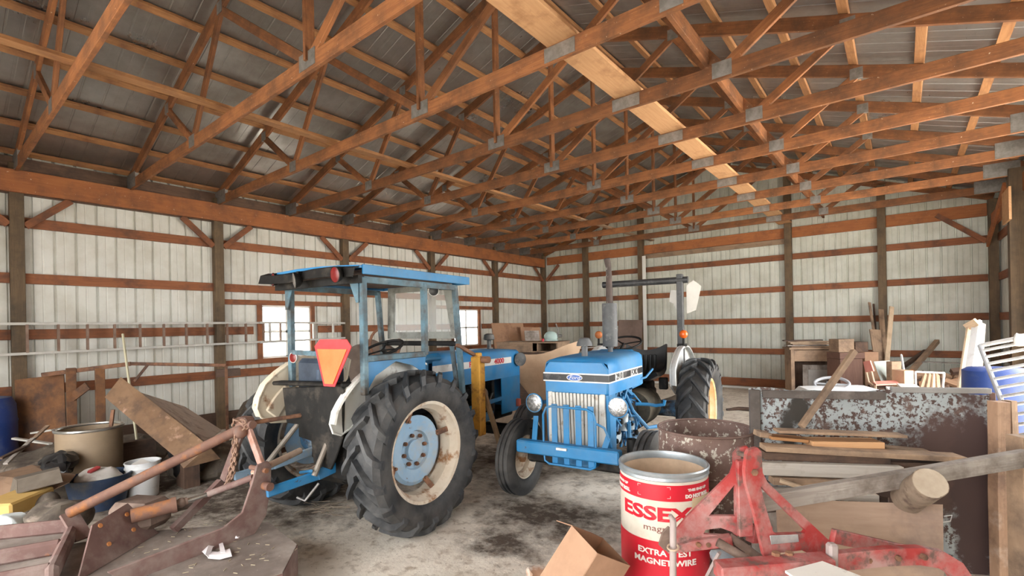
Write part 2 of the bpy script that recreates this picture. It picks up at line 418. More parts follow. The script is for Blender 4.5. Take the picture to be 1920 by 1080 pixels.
# windows in the left wall
GLASS = mat('clear_glass', [(.95, .97, .97)], rough=.02, trans=1, bump=0, ior=1.05)
WINF = mat('white_window_frame', [(.8, .8, .76)], rough=.5, bump=0)
for i, (y0, y1, z0, z1) in enumerate(WIN):
    b = MB(); x = XL-.085
    for p, q in (((x, y0, z0), (x, y1, z0)), ((x, y0, z1), (x, y1, z1)), ((x, y0, z0), (x, y0, z1)), ((x, y1, z0), (x, y1, z1)), ((x, (y0+y1)/2, z0), (x, (y0+y1)/2, z1)), ((x, y0, (z0+z1)/2), (x, y1, (z0+z1)/2))):
        b.bar(p, q, .045, .035, up=(1, 0, 0))
    wf = struct(b.out('window_%d' % (i+1), WINF))
    gl = MB().box((0, 0, (z1-z0)/2), (.004, y1-y0-.02, z1-z0-.02)).out('pane', GLASS, wf)

ORD = ['nearest', 'second', 'third', 'fourth', 'fifth', 'sixth', 'seventh', 'eighth', 'ninth', 'tenth', 'eleventh', 'twelfth', 'thirteenth', 'fourteenth']
# posts of the left wall (8 ft apart), nearest first
post_y = [YB-2.44*k for k in (6, 5, 4, 3, 2, 1, 0)]
def post(name, x, y, z1, label, w=.14):
    o = MB().box((x, y, z1/2), (w, w, z1), bev=.004).out(name, W_POST); return tag(o, label, 'post', 'square timber wall posts')
PL = {1: 'left wall post nearest the camera, at the left edge', 2: 'left wall post rising behind the aluminium ladder, left of the first window', 3: 'left wall post right of the first window, behind the cab roof',
      4: 'left wall post seen above the far end of the blue cab roof', 5: 'left wall post right of the second window, with leaning plywood at its foot', 6: 'corner post where the left and back walls meet'}
for k, y in enumerate(post_y):
    if k: post('wall_post', XL-.02, y if k < 6 else y-.0, ZC+.12, PL[k])
# long carrier beam in front of the posts
b = MB(); b.bar((XL+.075, YF, 3.604+.15), (XL+.075, 10.66, 3.604+.15), .05, .30, bev=.004)
tag(b.out('eave_beam', W_BEAM), 'long orange-brown beam along the top of the left wall', 'beam')
b = MB(); b.bar((XL+.075, 10.66, 3.604+.135), (XL+.075, YB-.06, 3.604+.135), .045, .27, bev=.004)
tag(b.out('eave_beam', W_BEAM), 'short end length of the left wall beam next to the far corner', 'beam')
b = MB(); b.bar((XL-.045, YF, 3.85), (XL-.045, YB, 3.85), .04, .50)  # dark wood colour stands for eave shadow; board also closes the light gap
tag(b.out('eave_shade_board', W_DARK), 'board closing the eave above the left wall, coloured dark for the shade there', 'board')
# knee braces
for k, y in enumerate(post_y):
    for sgn in (-1, 1):
        if k == 0 or (k == 6 and sgn == 1): continue
        y0 = y+sgn*.08
        b = MB().bar((XL+.02, y0, 3.17), (XL+.02, y0+sgn*.46, 3.60), .038, .09, up=(0, 0, 1), bev=.003)
        tag(b.out('knee_brace', W_GIRT), 'diagonal brace, %s side, %s' % ('near' if sgn < 0 else 'far', PL[k].split(',')[0].replace(' rising behind the aluminium ladder', ' behind the ladder').replace('seen above the far end of the blue cab roof', 'above cab roof end').replace('left wall post ', 'of left wall post ').replace('corner post', 'of corner post')), 'brace', 'knee braces under the left beam')
# girts of the left wall
GZ = [3.23, 2.468, 1.706, .944]; GN = ['top', 'second', 'third', 'lowest']
for j, z in enumerate(GZ):
    for a, c in zip(post_y, post_y[1:]):
        segs = [(a, c)]
        if j == 2:
            for wy in WIN:
                if a < wy[0] < c: segs = [(a, wy[0]-.09), (wy[1]+.09, c)]
        for q, (s0, s1) in enumerate(segs):
            b = MB().bar((XL-.05, s0+.071, z), (XL-.05, s1-.071, z), .038, .14, bev=.003)
            i = post_y.index(a)
            w_ = {0: 'left of the nearest post', 1: 'in the bay behind the ladder', 2: 'in the bay of the first window', 3: 'in the bay behind the tractor cab', 4: 'in the bay of the second window', 5: 'in the bay next to the far corner'}[i]
            tag(b.out('wall_girt', W_GIRT), '%s girt of left wall %s%s' % (GN[j], w_, '' if len(segs) == 1 else (', near side of window' if q == 0 else ', far side of window')), 'board', 'horizontal boards of the left wall')
for i, (y0, y1, z0, z1) in enumerate(WIN):
    t = thing('window_framing', 'rough timber framing around the %s window of the left wall' % ('nearer' if i == 0 else 'farther'), 'frame')
    pa = [p for p in post_y if p < y0][-1]; pb = [p for p in post_y if p > y1][0]
    MB().bar((XL-.05, pa+.071, z1+.06), (XL-.05, pb-.071, z1+.06), .038, .09).out('header', W_GIRT, t)
    MB().bar((XL-.05, pa+.071, z0-.06), (XL-.05, pb-.071, z0-.06), .038, .09).out('sill', W_GIRT, t)
    for yy in (y0-.045, y1+.045): MB().bar((XL-.05, yy, z0-.015), (XL-.05, yy, z1+.015), .038, .08, up=(0, 1, 0)).out('jamb', W_GIRT, t)
    settle(t)
# bottom boards
tag(MB().bar((XL-.05, YF, .17), (XL-.05, YB-.08, .17), .038, .24).out('splash_board', W_DARK), 'dark board along the foot of the left wall', 'board')

# back wall: posts, girts, header
BPX = [-7.68, -5.843, -2.09, -.298]
BL = ['first post right of the far left corner on the back wall', 'back wall post beside the tall exhaust pipe with white trim', 'tall back wall post above the old wooden cabinet', 'back wall post behind the leaning scrap boards']
for x, l in zip(BPX, BL):
    post('wall_post', x, YB-.02+.0, roofz(x)-.17, l, .15)
post('wall_post', XR-.02, YB-.02, ZC+.1, 'corner post where the back wall meets the right wall')
tag(MB().bar((-5.72, YB-.1, .12), (-5.72, YB-.1, 3.62), .02, .10, up=(1, 0, 0)).out('door_trim', WINF), 'white upright trim strip beside the back wall post', 'trim')
bx = [XL+.05]+BPX+[XR-.02]
BAY = ['in the far left corner bay', 'in the bay behind the exhaust pipe', 'in the wide bay above the blue tractor', 'in the bay above the wooden cabinet', 'in the rightmost bay']
for j, z in enumerate(GZ):
    for i in range(5):
        b = MB().bar((bx[i]+.076, YB+.05, z), (bx[i+1]-.076, YB+.05, z), .038, .14, bev=.003)
        tag(b.out('wall_girt', W_GIRT), '%s horizontal board of the back wall %s' % (GN[j], BAY[i]), 'board', 'horizontal boards of the back wall')
for i in range(5):
    b = MB().bar((bx[i]+.076, YB+.045, 3.677+.13), (bx[i+1]-.076, YB+.045, 3.677+.13), .05, .25, bev=.004)
    tag(b.out('header_beam', W_BEAM), 'header beam on the back wall %s' % BAY[i], 'beam', 'header beams of the back wall')
tag(MB().bar((BPX[1]+.08, YB+.02, 3.61), (BPX[2]-.08, YB+.02, 3.61), .03, .12).out('door_track_board', W_TAN), 'pale board under the header of the wide back bay', 'board')
for i in range(5):
    b = MB().bar((bx[i]+.076, YB+.05, .16), (bx[i+1]-.076, YB+.05, .16), .045, .2)
    tag(b.out('splash_board', W_GIRT), 'bottom board of the back wall %s' % BAY[i], 'board', 'bottom boards of the back wall')
tag(MB().bar((BPX[1], YB-.02, .03), (BPX[2], YB-.02, .03), .07, .05).out('door_sill', WINF), 'white strip on the floor along the foot of the back wall', 'trim')
for y0, s in ((12.9, 1),):
    tag(MB().bar((XL+.12, YB-.02, 3.17), (XL+.62, YB-.02, 3.65), .038, .09).out('knee_brace', W_GIRT), 'diagonal brace from the far left corner post to the back header', 'brace')
    tag(MB().bar((XR-.12, YB-.04, 3.17), (XR-.85, YB-.04, 3.80), .038, .09).out('knee_brace', W_GIRT), 'long diagonal brace at the far right corner post', 'brace')
# right wall
for j, z in enumerate(GZ):
    for i, (a, c) in enumerate(((YB-.02, 10.68),)):
        b = MB().bar((XR+.05, c+.08, z), (XR+.05, a-.09, z), .038, .14)
        tag(b.out('wall_girt', W_GIRT), '%s board of the right wall behind the big right-edge post' % GN[j], 'board', 'boards of the right wall')
post('wall_post', XR-.02, 10.68, ZC+.1, 'big post at the right edge of the picture, standing behind the white rack', .19)
post('wall_post', XR-.02, 4.5, ZC+.1, 'right wall post beside the unseen opening added for daylight')
post('wall_post', XR-.02, YF+.1, ZC+.1, 'right front post of the shed')
tag(MB().box((XR-.13, 10.68, 3.42), (.03, .62, .5)).out('plywood_plate', W_PINE), 'bright plywood plate nailed high on the right edge post', 'board')
tag(MB().bar((XR-.06, 10.9, 3.52), (XR-.06, 12.75, 3.52), .05, .25).out('eave_beam', W_BEAM), 'beam on the right wall beside the far corner', 'beam')
tag(MB().bar((XR+.06, YF, 3.75), (XR+.06, YB, 3.75), .05, .28).out('eave_beam', W_BEAM), 'long beam over the added opening of the right wall', 'beam')
tag(MB().bar((XR-.108, 11.0, 3.80), (XR-.108, 13.03, 3.12), .04, .14).out('knee_brace', W_BEAM), 'thick slanting brace at the right wall near the corner', 'brace')
tag(MB().bar((XL, YF, 3.75), (XR, YF, 3.75), .05, .28).out('header_beam', W_BEAM), 'beam over the open front of the shed', 'beam')

# roof trusses
def make_truss():
    t = thing('roof_truss', '', 'roof truss', (0, 0, 0)); L, H = XC-XL, (XC-XL)*.3333
    th = .038
    zb = ZC+.07
    def X(u): return XL-.0+u
    MB().bar((XL-.05, 0, zb), (XR+.05, 0, zb), th, .14, bev=.003).out('bottom_chord', W_TRUSS, t)
    for s in (-1, 1):
        e = V((XC+s*(L+.3), 0, ZC+.15+.3*-.3333)); k = V((XC, 0, ZC+.15+H))
        MB().bar(e, k, th, .14, bev=.003).out('top_chord', W_TRUSS, t)
    tz = lambda x: ZC+.12+(min(x-XL, XR-x))*.3333
    B = [XC-L/2, XC, XC+L/2]; T = [XC-L*.66, XC-L*.335, XC, XC+L*.335, XC+L*.66]
    wb = ((T[0], B[0]), (T[1], B[0]), (T[1], B[1]), (T[2], B[1]), (T[3], B[1]), (T[3], B[2]), (T[4], B[2]))
    for a, c in wb:
        MB().bar((a, 0, tz(a)-.02), (c, 0, zb+.02), th-.002, .089, bev=.003).out('web', W_TRUSS, t)
    for x, z, ww, hh in [(B[0], zb+.02, .17, .14), (B[1], zb+.03, .26, .14), (B[2], zb+.02, .17, .14), (XC+1.75, zb, .3, .12)]+[(x, tz(x)+.0, .13, .13) for x in T]+[(XL+.18, ZC+.12, .42, .22), (XR-.18, ZC+.12, .42, .22)]:
        MB().box((x, 0, z), (ww, th+.006, hh)).out('gusset_plate', GALV, t)
    return t
tr = make_truss()
truss_y = [YB-1.22*k for k in range(1, 13)][::-1]
for i, y in enumerate(truss_y):
    o = tr if i == 0 else dup(tr)
    o.location = (0, y, 0); n = len(truss_y)-i
    o['label'] = 'W-web timber roof truss, %s counting forward from the back wall' % ORD[n-1].replace('nearest', 'first'); o['group'] = 'roof trusses'
# top chord of the gable frame
t = thing('gable_rafter', 'pair of sloping rafters along the top of the back wall', 'rafter')
for s in (-1, 1):
    MB().bar((XC+s*(XC-XL), YB+.03, ZC+.15), (XC, YB+.03, ZC+.15+(XC-XL)*.3333), .038, .14).out('rafter', W_TRUSS, t)
settle(t)
# purlins
L = XC-XL; ang = math.atan(.3333)
for s, side in ((-1, 'left'), (1, 'right')):
    for k in range(10):
        d = .06+k*.606; x = XC+s*(L-d*1.0+.02); z = ZC+.15+.145/2+.028+(d-.02)*.3333
        b = MB().bar((x, YF-.35, z), (x, YB+.3, z), .089, .038, up=(s*.316, 0, .949), bev=.002)
        tag(b.out('roof_purlin', W_PURLIN), 'long roof purlin under the %s slope, %s up from the eave' % (side, ORD[k].replace('nearest', 'first')), 'purlin', 'roof purlins')
    ed = None
tag(MB().bar((XC, YF, ZP+.10), (XC, YB-.1, ZP+.10), .04, .10).out('ridge_board', W_PURLIN), 'board along the roof ridge', 'board')
# runners lying on the bottom chords
zt = ZC+.14
tag(MB().bar((-2.15, YF, zt+.02), (-2.15, YB, zt+.02), .29, .038, bev=.003).out('catwalk_plank', W_PINE), 'wide pale new plank running lengthwise over the truss bottom chords', 'plank')
tag(MB().bar((-5.55, YF, zt+.02), (-5.55, 9.2, zt+.02), .12, .038, bev=.003).out('runner_board', W_PURLIN), 'narrow lengthwise board lying on the bottom chords left of the centre', 'board')
tag(MB().bar((-5.57, 9.24, zt+.02), (-5.5, YB, zt+.02), .12, .038, bev=.003).out('runner_board', W_TAN), 'far continuation of the left lengthwise board, toward the back wall', 'board')
tag(MB().bar((-1.36, YF, zt+.09), (-1.36, YB, zt+.09), .042, .14, bev=.003).out('runner_board', W_TRUSS), 'dark lengthwise board standing on edge on the chords at right', 'board')
# ================================================================== TRACTORS
BLUE = mat('tractor_blue_paint', [(.012, .165, .38), (.022, .215, .47)], sc=3, rough=.45, bump=.03, dirt=((.12, .22, .33), .22, 3, .16), dirt2=((.08, .05, .04), .08, 12, .02))
BLUEH = mat('dusty_hood_blue', [(.016, .20, .49), (.030, .255, .57)], sc=3, rough=.38, bump=.02, dirt=((.13, .27, .42), .26, 2.5, .18))
BLUED = mat('faded_blue_steel', [(.10, .20, .26), (.06, .12, .16)], sc=6, rough=.6, bump=.08, dirt=((.06, .05, .04), .42, 5, .12), dirt2=((.20, .30, .35), .22, 4, .1))
LBLUE = mat('light_blue_hub_paint', [(.26, .44, .64), (.36, .52, .68)], sc=5, rough=.55, bump=.05, dirt=((.45, .46, .45), .3, 5, .1), dirt2=((.20, .09, .04), .12, 16, .03))
CREAM = mat('cream_rim_paint', [(.62, .52, .40), (.72, .64, .53)], sc=5, rough=.55, bump=.1, dirt=((.33, .16, .07), .32, 7, .06), dirt2=((.75, .70, .62), .2, 4, .1))
WHITEF = mat('white_fender_paint', [(.66, .66, .62), (.74, .74, .70)], sc=4, rough=.45, bump=.04, dirt=((.40, .22, .10), .16, 5, .07), dirt2=((.30, .26, .22), .2, 7, .06))
CREAMF = mat('yellowed_fender_paint', [(.66, .56, .42), (.72, .64, .50)], sc=4, rough=.5, bump=.04, dirt=((.28, .13, .06), .2, 7, .06))
RUBBER = mat('tire_rubber', [(.016, .017, .019), (.030, .032, .035)], sc=6, rough=.55, bump=.2, dirt=((.10, .095, .09), .34, 4, .16), bsc=40)
RUBLUG = mat('dusty_lug_rubber', [(.018, .020, .023), (.036, .039, .044)], sc=6, rough=.48, bump=.2, dirt=((.10, .10, .10), .36, 6, .14), bsc=40)
BLACK = mat('black_greasy_iron', [(.006, .0055, .005), (.014, .013, .012)], sc=9, rough=.65, bump=.3, spec=.3, dirt=((.06, .05, .04), .22, 6, .1))
CASTB = mat('blue_engine_casting', [(.06, .17, .32), (.10, .24, .42)], sc=8, rough=.6, bump=.3, dirt=((.06, .05, .045), .45, 7, .08), dirt2=((.35, .42, .48), .25, 9, .06))
DGREY = mat('dark_grey_sheet', [(.06, .063, .067), (.10, .104, .108)], sc=5, rough=.55, bump=.08, dirt=((.26, .25, .23), .3, 6, .1))
MUFF = mat('grey_muffler_paint', [(.085, .09, .095), (.13, .135, .14)], sc=8, rough=.6, bump=.15, dirt=((.26, .26, .25), .2, 12, .08))
CHROME = mat('lamp_reflector', [(.85, .86, .86)], rough=.18, metal=1, bump=.6, sc=22)
LENS = mat('clear_lamp_lens', [(.22, .23, .23), (.62, .62, .62)], sc=30, rough=.2, metal=.75, bump=.8)
REDL = mat('red_tail_lens', [(.13, .008, .008), (.19, .012, .012)], sc=5, rough=.3, bump=.02)
ORL = mat('orange_beacon_lens', [(.72, .10, .01), (.85, .17, .02)], sc=5, rough=.2, bump=.02, coat=.5)
ORLD = mat('dusty_orange_lens', [(.42, .12, .03), (.52, .17, .05)], sc=5, rough=.5, bump=.02)
YEL = mat('yellow_loader_paint', [(.62, .30, .04), (.72, .38, .06)], sc=4, rough=.55, bump=.08, dirt=((.25, .11, .04), .38, 7, .07))
WHP = mat('white_decal', [(.80, .80, .78)], sc=3, rough=.5, bump=0, dirt=((.5, .48, .44), .2, 8, .1))
BLP = mat('black_decal', [(.015, .015, .018)], rough=.4, bump=0, dirt=((.16, .15, .15), .2, 6, .1))
REDP = mat('red_decal', [(.60, .03, .05)], rough=.5, bump=0)
OVAL = mat('blue_badge', [(.03, .12, .45)], rough=.3, bump=0)
RUSTM = mat('brown_rust', [(.20, .095, .055), (.30, .15, .085)], sc=9, rough=.85, bump=.35, dirt=((.10, .055, .04), .4, 7, .08))
GRILLE = mat('pale_grille_paint', [(.62, .60, .55), (.70, .68, .63)], sc=6, rough=.5, bump=.04, dirt=((.34, .24, .15), .25, 9, .06))
SEATV = mat('black_vinyl', [(.012, .012, .013), (.03, .03, .03)], sc=5, rough=.35, bump=.05)
DUSTG = mat('dusty_cab_glass', [(.80, .82, .80)], rough=.12, trans=.0, alpha=.28, bump=0)

def text(s, size, M4, m, name, parent, th=.002, shear=0, xs=1, bold=0, font=None, cyl=None):
    """lettering as thin raised mesh; cyl=(radius) wraps around a vertical axis at the local origin"""
    cu = bpy.data.curves.new(name, 'FONT'); cu.body = s; cu.size = size; cu.extrude = th/2; cu.shear = shear
    cu.align_x = 'CENTER'; cu.align_y = 'CENTER'; cu.offset = bold; cu.resolution_u = 3
    to = bpy.data.objects.new('tmp', cu); C.objects.link(to)
    bpy.context.view_layer.update()
    me = bpy.data.meshes.new_from_object(to.evaluated_get(bpy.context.evaluated_depsgraph_get()))
    bpy.data.objects.remove(to); bpy.data.curves.remove(cu)
    if cyl:
        bm = bmesh.new(); bm.from_mesh(me)
        for v in bm.verts: v.co.x *= xs
        for _ in range(2):
            es = [e for e in bm.edges if abs(e.verts[0].co.x-e.verts[1].co.x) > cyl*.12]
            if es: bmesh.ops.subdivide_edges(bm, edges=es, cuts=2)
        for v in bm.verts:
            a = v.co.x/cyl; rr = cyl+v.co.z+.0008
            v.co = V((math.sin(a)*rr, -math.cos(a)*rr, v.co.y))
        bmesh.ops.triangulate(bm, faces=[f for f in bm.faces if len(f.verts) > 4])
        bm.to_mesh(me); bm.free(); me.transform(M4)
    else:
        me.transform(M4 @ Matrix.Diagonal((xs, 1, 1, 1)))
    me.name = name; me.materials.clear(); me.materials.append(m)
    o = bpy.data.objects.new(name, me); C.objects.link(o); o.parent = parent; return o
def face_m(o, x, y):
    """matrix placing lettering: text right along x, up along y at o"""
    x, y = V(x).normalized(), V(y).normalized(); z = x.cross(y)
    m = Matrix((x, y, z)).transposed().to_4x4(); m.translation = V(o); return m

def lug_tire(parent, cx_, cz, RR, w, rim, side, cy_=0, nl=19, name='rear_tire', rubber=None):
    """tire around the x axis; side +1 outer face toward +x. parts: tire > lug ; rim"""
    c = V((cx_, cy_, cz)); hw = w/2; rb = RR-.040
    prof = [(rim, -hw*.62), (rim+.03, -hw*.82), (rim+.10, -hw*.98), (rim+.17, -hw), (rb-.045, -hw*.95), (rb-.012, -hw*.80), (rb, -hw*.4), (rb+.003, 0),
            (rb, hw*.4), (rb-.012, hw*.80), (rb-.045, hw*.95), (rim+.17, hw), (rim+.10, hw*.98), (rim+.03, hw*.82), (rim, hw*.62)]
    t = MB().lathe(prof, 64, c, (1, 0, 0)).out(name, rubber or RUBBER, parent)
    b = MB()
    def S(xx):  # carcass radius at x
        a = abs(xx)/hw
        return rb+.003-.012*a**3 if a < .8 else rb-.010-.05*((a-.8)/.2)**1.2
    for k in range(nl):
        for sd in (-1, 1):
            t0 = 2*math.pi*(k+(.5 if sd > 0 else 0))/nl; rows = []
            for i in range(9):
                u = i/8; xx = sd*(-.012+u*(hw+.012)); th = t0+.36*u**1.15*(.66/RR)
                if u > .999: xx = sd*hw*1.0
                wd = (.023+.009*u); hh = .050*(1-.2*u)
                base = S(xx)-.004
                if i == 8: base -= .03
                for_ = []
                for (da, dr) in ((-wd*1.35, 0), (-wd*.8, hh), (wd*.8, hh), (wd*1.35, 0)):
                    A = th+da/RR; rr = base+dr
                    for_.append(c+V((xx+(sd*.012 if dr and i > 6 else 0), -math.sin(A)*rr, math.cos(A)*rr)))
                rows.append(for_)
            vs = [p for r_ in rows for p in r_]; fs = []
            for i in range(8):
                for j in range(3): fs.append((i*4+j, i*4+j+1, i*4+j+5, i*4+j+4))
            fs += [(0, 1, 2, 3), (35, 34, 33, 32)]
            b.mesh(vs, fs)
    bmesh.ops.recalc_face_normals(b.bm, faces=b.bm.faces)
    b.out('tread', RUBLUG, t, ang=30)
    return t
def rear_wheel(parent, x, z, RR, w, rim, side, y=0, rimm=None, disc=None, front_disc=True):
    t = lug_tire(parent, x, z, RR, w, rim, side, y)
    c = V((x, y, z)); hw = w/2*side; ax = V((1, 0, 0))
    e = .5*w
    pr = [(rim+.018, e*.66), (rim+.012, e*.72), (rim-.012, e*.66), (rim-.022, e*.50), (rim-.05, e*.30), (rim-.055, -e*.3), (rim-.022, -e*.5), (rim-.012, -e*.66), (rim+.012, -e*.72), (rim+.018, -e*.66), (rim-.004, -e*.5), (rim-.035, -e*.25), (rim-.035, e*.25), (rim-.004, e*.5)]
    r_ = MB().lathe(pr, 56, c, (side, 0, 0), closed=True).out('rim', rimm or CREAM, parent)
    # wheel disc and its clamps
    dr = rim-.115; o0 = -e*.30
    pd = [(0, .028), (.085, .028), (.09, .0), (.10, .0), (.155, .004), (.165, .03), (dr-.03, .045), (dr, .03), (dr, .018), (dr-.04, .02), (.09, -.03), (0, -.03)]
    d_ = MB().lathe([(a, b_+o0) for a, b_ in pd], 44, c, (side, 0, 0)).out('wheel_disc', disc or LBLUE, parent)
    b = MB()
    for k in range(8):
        A = 2*math.pi*k/8+.2; p = c+V((side*(o0+.005), math.cos(A)*.125, math.sin(A)*.125))
        b.cyl(p, p+V((side*.024, 0, 0)), .017, n=6); b.cyl(p, p+V((side*.034, 0, 0)), .009, n=8)
    b.out('wheel_nut', RUSTM, d_)
    b = MB()
    for k in range(4):
        A = 2*math.pi*k/4+.35
        for da in (0,):
            u = V((0, math.cos(A), math.sin(A))); tt = V((0, -math.sin(A), math.cos(A)))
            b.bar(c+ax*side*(o0+.03)+u*(dr-.03), c+ax*side*(e*.28)+u*(rim-.045), .05, .012, up=ax, bev=.003)
            b.cyl(c+ax*side*(o0+.03)+u*(dr-.02), c+ax*side*(o0+.065)+u*(dr-.02), .014, n=6)
    b.out('rim_clamp', RUSTM, r_)
    # crescent-shaped stiffening ring seen inside the rim
    return t
def ribbed_tire(parent, x, y, z, RR, w, rim, side, steer=0, name='front_tire', rimm=None):
    c = V((x, y, z)); hw = w/2; ax = (math.cos(steer)*side, math.sin(steer)*side, 0)
    pr = [(rim, -hw*.7), (rim+.03, -hw*.95), (rim+.09, -hw), (RR-.035, -hw*.9)]
    def rib(a, b): return [(RR-.018, a*hw), (RR-.002, a*hw+.004), (RR, (a+b)/2*hw), (RR-.002, b*hw-.004), (RR-.018, b*hw)]
    for a, b in ((-.82, -.38), (-.2, .2), (.38, .82)): pr += rib(a, b)
    pr += [(RR-.035, hw*.9), (rim+.09, hw), (rim+.03, hw*.95), (rim, hw*.7)]
    t = MB().lathe(pr, 48, c, ax).out(name, RUBBER, parent)
    pr = [(rim+.012, hw*.72), (rim-.01, hw*.7), (rim-.02, hw*.45), (rim-.05, hw*.2), (rim-.055, -hw*.3), (.13, -hw*.42), (.10, -hw*.1), (.062, hw*.0), (.055, hw*.5), (.02, hw*.62), (0, hw*.62)]
    MB().lathe(pr, 40, c, ax).out('front_rim', rimm or CREAM, parent)
    MB().lathe([(rim+.012, -hw*.72), (rim-.01, -hw*.7), (rim-.03, -hw*.3), (.1, -hw*.3), (.07, -hw*.9), (.045, -hw*1.1), (0, -hw*1.1)], 36, c, ax).out('front_hub', CREAM, parent)
    return t
def headlamp(parent, p, d, r, bodym, name='headlamp', lens=None, bez=None):
    p = V(p); d = V(d).normalized()
    h = MB().lathe([(0, -.9*r), (r*.45, -.85*r), (r*.85, -.45*r), (r, -.05*r), (r*1.06, .05*r), (r*1.06, .14*r), (r*.96, .16*r)], 28, p, d).out(name, bodym, parent)
    MB().lathe([(r*.97, .13*r), (r*.7, .22*r), (r*.35, .28*r), (0, .30*r)], 28, p, d).out('lens', lens or LENS, h); return h

# ---------------------------------------------------------------- cab tractor
T1 = thing('farm_tractor', 'old blue tractor with an open cab and large rear tires, seen from behind', 'tractor', (-3.93, 2.55, 0), .125)
rear_wheel(T1, .735, .668, .668, .35, .405, 1)
rear_wheel(T1, -.70, .668, .668, .35, .405, -1)
ribbed_tire(T1, .66, 1.98, .38, .38, .17, .215, 1, .1)
ribbed_tire(T1, -.66, 1.98, .38, .38, .17, .215, -1, .1)
b = MB().lathe([(.16, -.62), (.16, -.5), (.11, -.42), (.10, -.2), (.17, -.12), (.17, .12), (.10, .2), (.11, .42), (.16, .5), (.16, .62)], 24, (0, 0, .66), (1, 0, 0)); b.out('axle_housing', CASTB, T1)
MB().box((0, .35, .70), (.36, 1.1, .46), bev=.04).box((0, -.1, .62), (.42, .45, .50), bev=.05).out('transmission', BLACK, T1)
eng = MB().box((0, 1.32, .78), (.30, .85, .42), bev=.02).box((.17, 1.45, .92), (.09, .55, .10), bev=.02).box((0, 1.4, .55), (.28, .8, .14), bev=.03).out('engine_block', BLACK, T1)
b = MB()
for k in range(4):
    b.tube([(.17, 1.15+k*.16, 1.02), (.24, 1.15+k*.16, .96), (.23, 1.17+k*.16, .84), (.17, 1.2+k*.16, .8)], .012, 6)
b.lathe([(.06, -.07), (.065, 0), (.06, .07), (0, .07)], 16, (.24, 1.25, .8), (0, 0, 1)); b.lathe([(0, -.11), (.075, -.1), (.075, .1), (0, .11)], 16, (.24, 1.55, .90), (0, 1, 0))
b.tube([(.2, 1.0, .95), (.26, 1.3, .72), (.24, 1.7, .7), (.18, 1.95, .9)], .014, 6); b.out('engine_pipes', DGREY, eng)
MB().box((0, 1.93, .86), (.40, .06, .52), bev=.01).out('radiator', BLACK, T1)
# hood: rounded top shell with sides, and the front cowl
def shell(parent, name, y0, y1, hw, zb, zs, zt, m, nose=0, n=9, hw2=None, slope=0):
    """hood over y0..y1; sides from zb to zs then rounded up to zt"""
    rows = []
    ys = [y0, y0+.02]+[y0+.02+(y1-y0-.04)*k/6 for k in range(1, 7)]+[y1]
    for i, y in enumerate(ys):
        f = 1.0; q = min((y-y0)/.09, 1) if nose == 0 or nose == -1 else 1; q2 = min((y1-y)/.09, 1) if nose == 1 or nose == -1 else 1
        k = math.sqrt(max(0, 1-(1-min(q, q2))**2))*.35+.65
        W = hw*(.94+.06*k) ; ZT = zs+(zt-zs)*k+slope*(y-y0)/(y1-y0)
        P = [(-W, y, zb), (-W, y, zs-.0)]
        for j in range(1, n): 
            a = math.pi*j/n; cs, sn = math.cos(a), math.sin(a)
            P.append((-W*math.copysign(abs(cs)**.42, cs), y, zs+(ZT-zs)*abs(sn)**.55))
        P += [(W, y, zs), (W, y, zb)]; rows.append(P)
    return rows
hood = MB().sheet(shell(T1, 'hood', .72, 2.43, .28, 1.05, 1.32, 1.43, BLUEH, 1, slope=-.03), .006).out('hood', BLUEH, T1, ang=50)
MB().prism([(-.27, .62), (.27, .62), (.28, 1.3), (.24, 1.385), (-.24, 1.385), (-.28, 1.3)], .05, (0, 2.42, 0), (1, 0, 0), (0, 0, 1), bev=.015).out('front_cowl', BLUE, T1)
MB().prism([(1.99, .60), (2.43, .60), (2.44, 1.20), (1.82, 1.20), (1.82, 1.12), (1.99, 1.05)], .012, (.272, 0, 0), (0, 1, 0), (0, 0, 1), bev=.003).out('side_panel', BLUE, T1)
MB().prism([(1.99, .60), (2.43, .60), (2.44, 1.20), (1.82, 1.20), (1.82, 1.12), (1.99, 1.05)], .012, (-.272, 0, 0), (0, 1, 0), (0, 0, 1), bev=.003).out('side_panel', BLUE, T1)
MB().box((.288, 1.46, 1.265), (.004, 1.50, .075)).out('stripe_decal', WHP, T1)
text('4000', .085, face_m((.2915, 1.93, 1.266), (0, 1, 0), (0, 0, 1)), REDP, 'lettering', T1, xs=1.25, bold=.003)
text('FORD', .085, face_m((.2915, 1.45, 1.266), (0, 1, 0), (0, 0, 1)), REDP, 'lettering', T1, xs=1.15, bold=.003)
MB().lathe([(.028, 0), (.028, .13)], 16, (.04, 2.08, 1.40), (0, 0, 1)).lathe([(.05, 0), (.075, .01), (.062, .07), (.03, .085), (0, .085)], 20, (.04, 2.08, 1.52), (0, 0, 1)).out('air_intake', DGREY, T1)
headlamp(T1, (.33, 2.36, 1.26), (.72, -.35, 0), .082, DGREY, lens=DGREY)
headlamp(T1, (-.33, 2.40, 1.26), (-.2, 1, 0), .085, DGREY)
MB().box((0, 2.0, .42), (1.1, .12, .13), bev=.02).box((0, 2.2, .58), (.34, .45, .12), bev=.02).out('front_axle', BLACK, T1)
MB().bar((.27, 1.05, .76), (.27, 2.0, .80), .03, .05, bev=.008).bar((.30, 1.2, .62), (.30, 1.75, .64), .05, .10, bev=.01).out('side_rail', BLUE, T1)
MB().box((.28, 2.35, .70), (.10, .05, .10), bev=.01).out('reflector', mat('faded_red_plastic', [(.45, .10, .06)], rough=.6), T1)
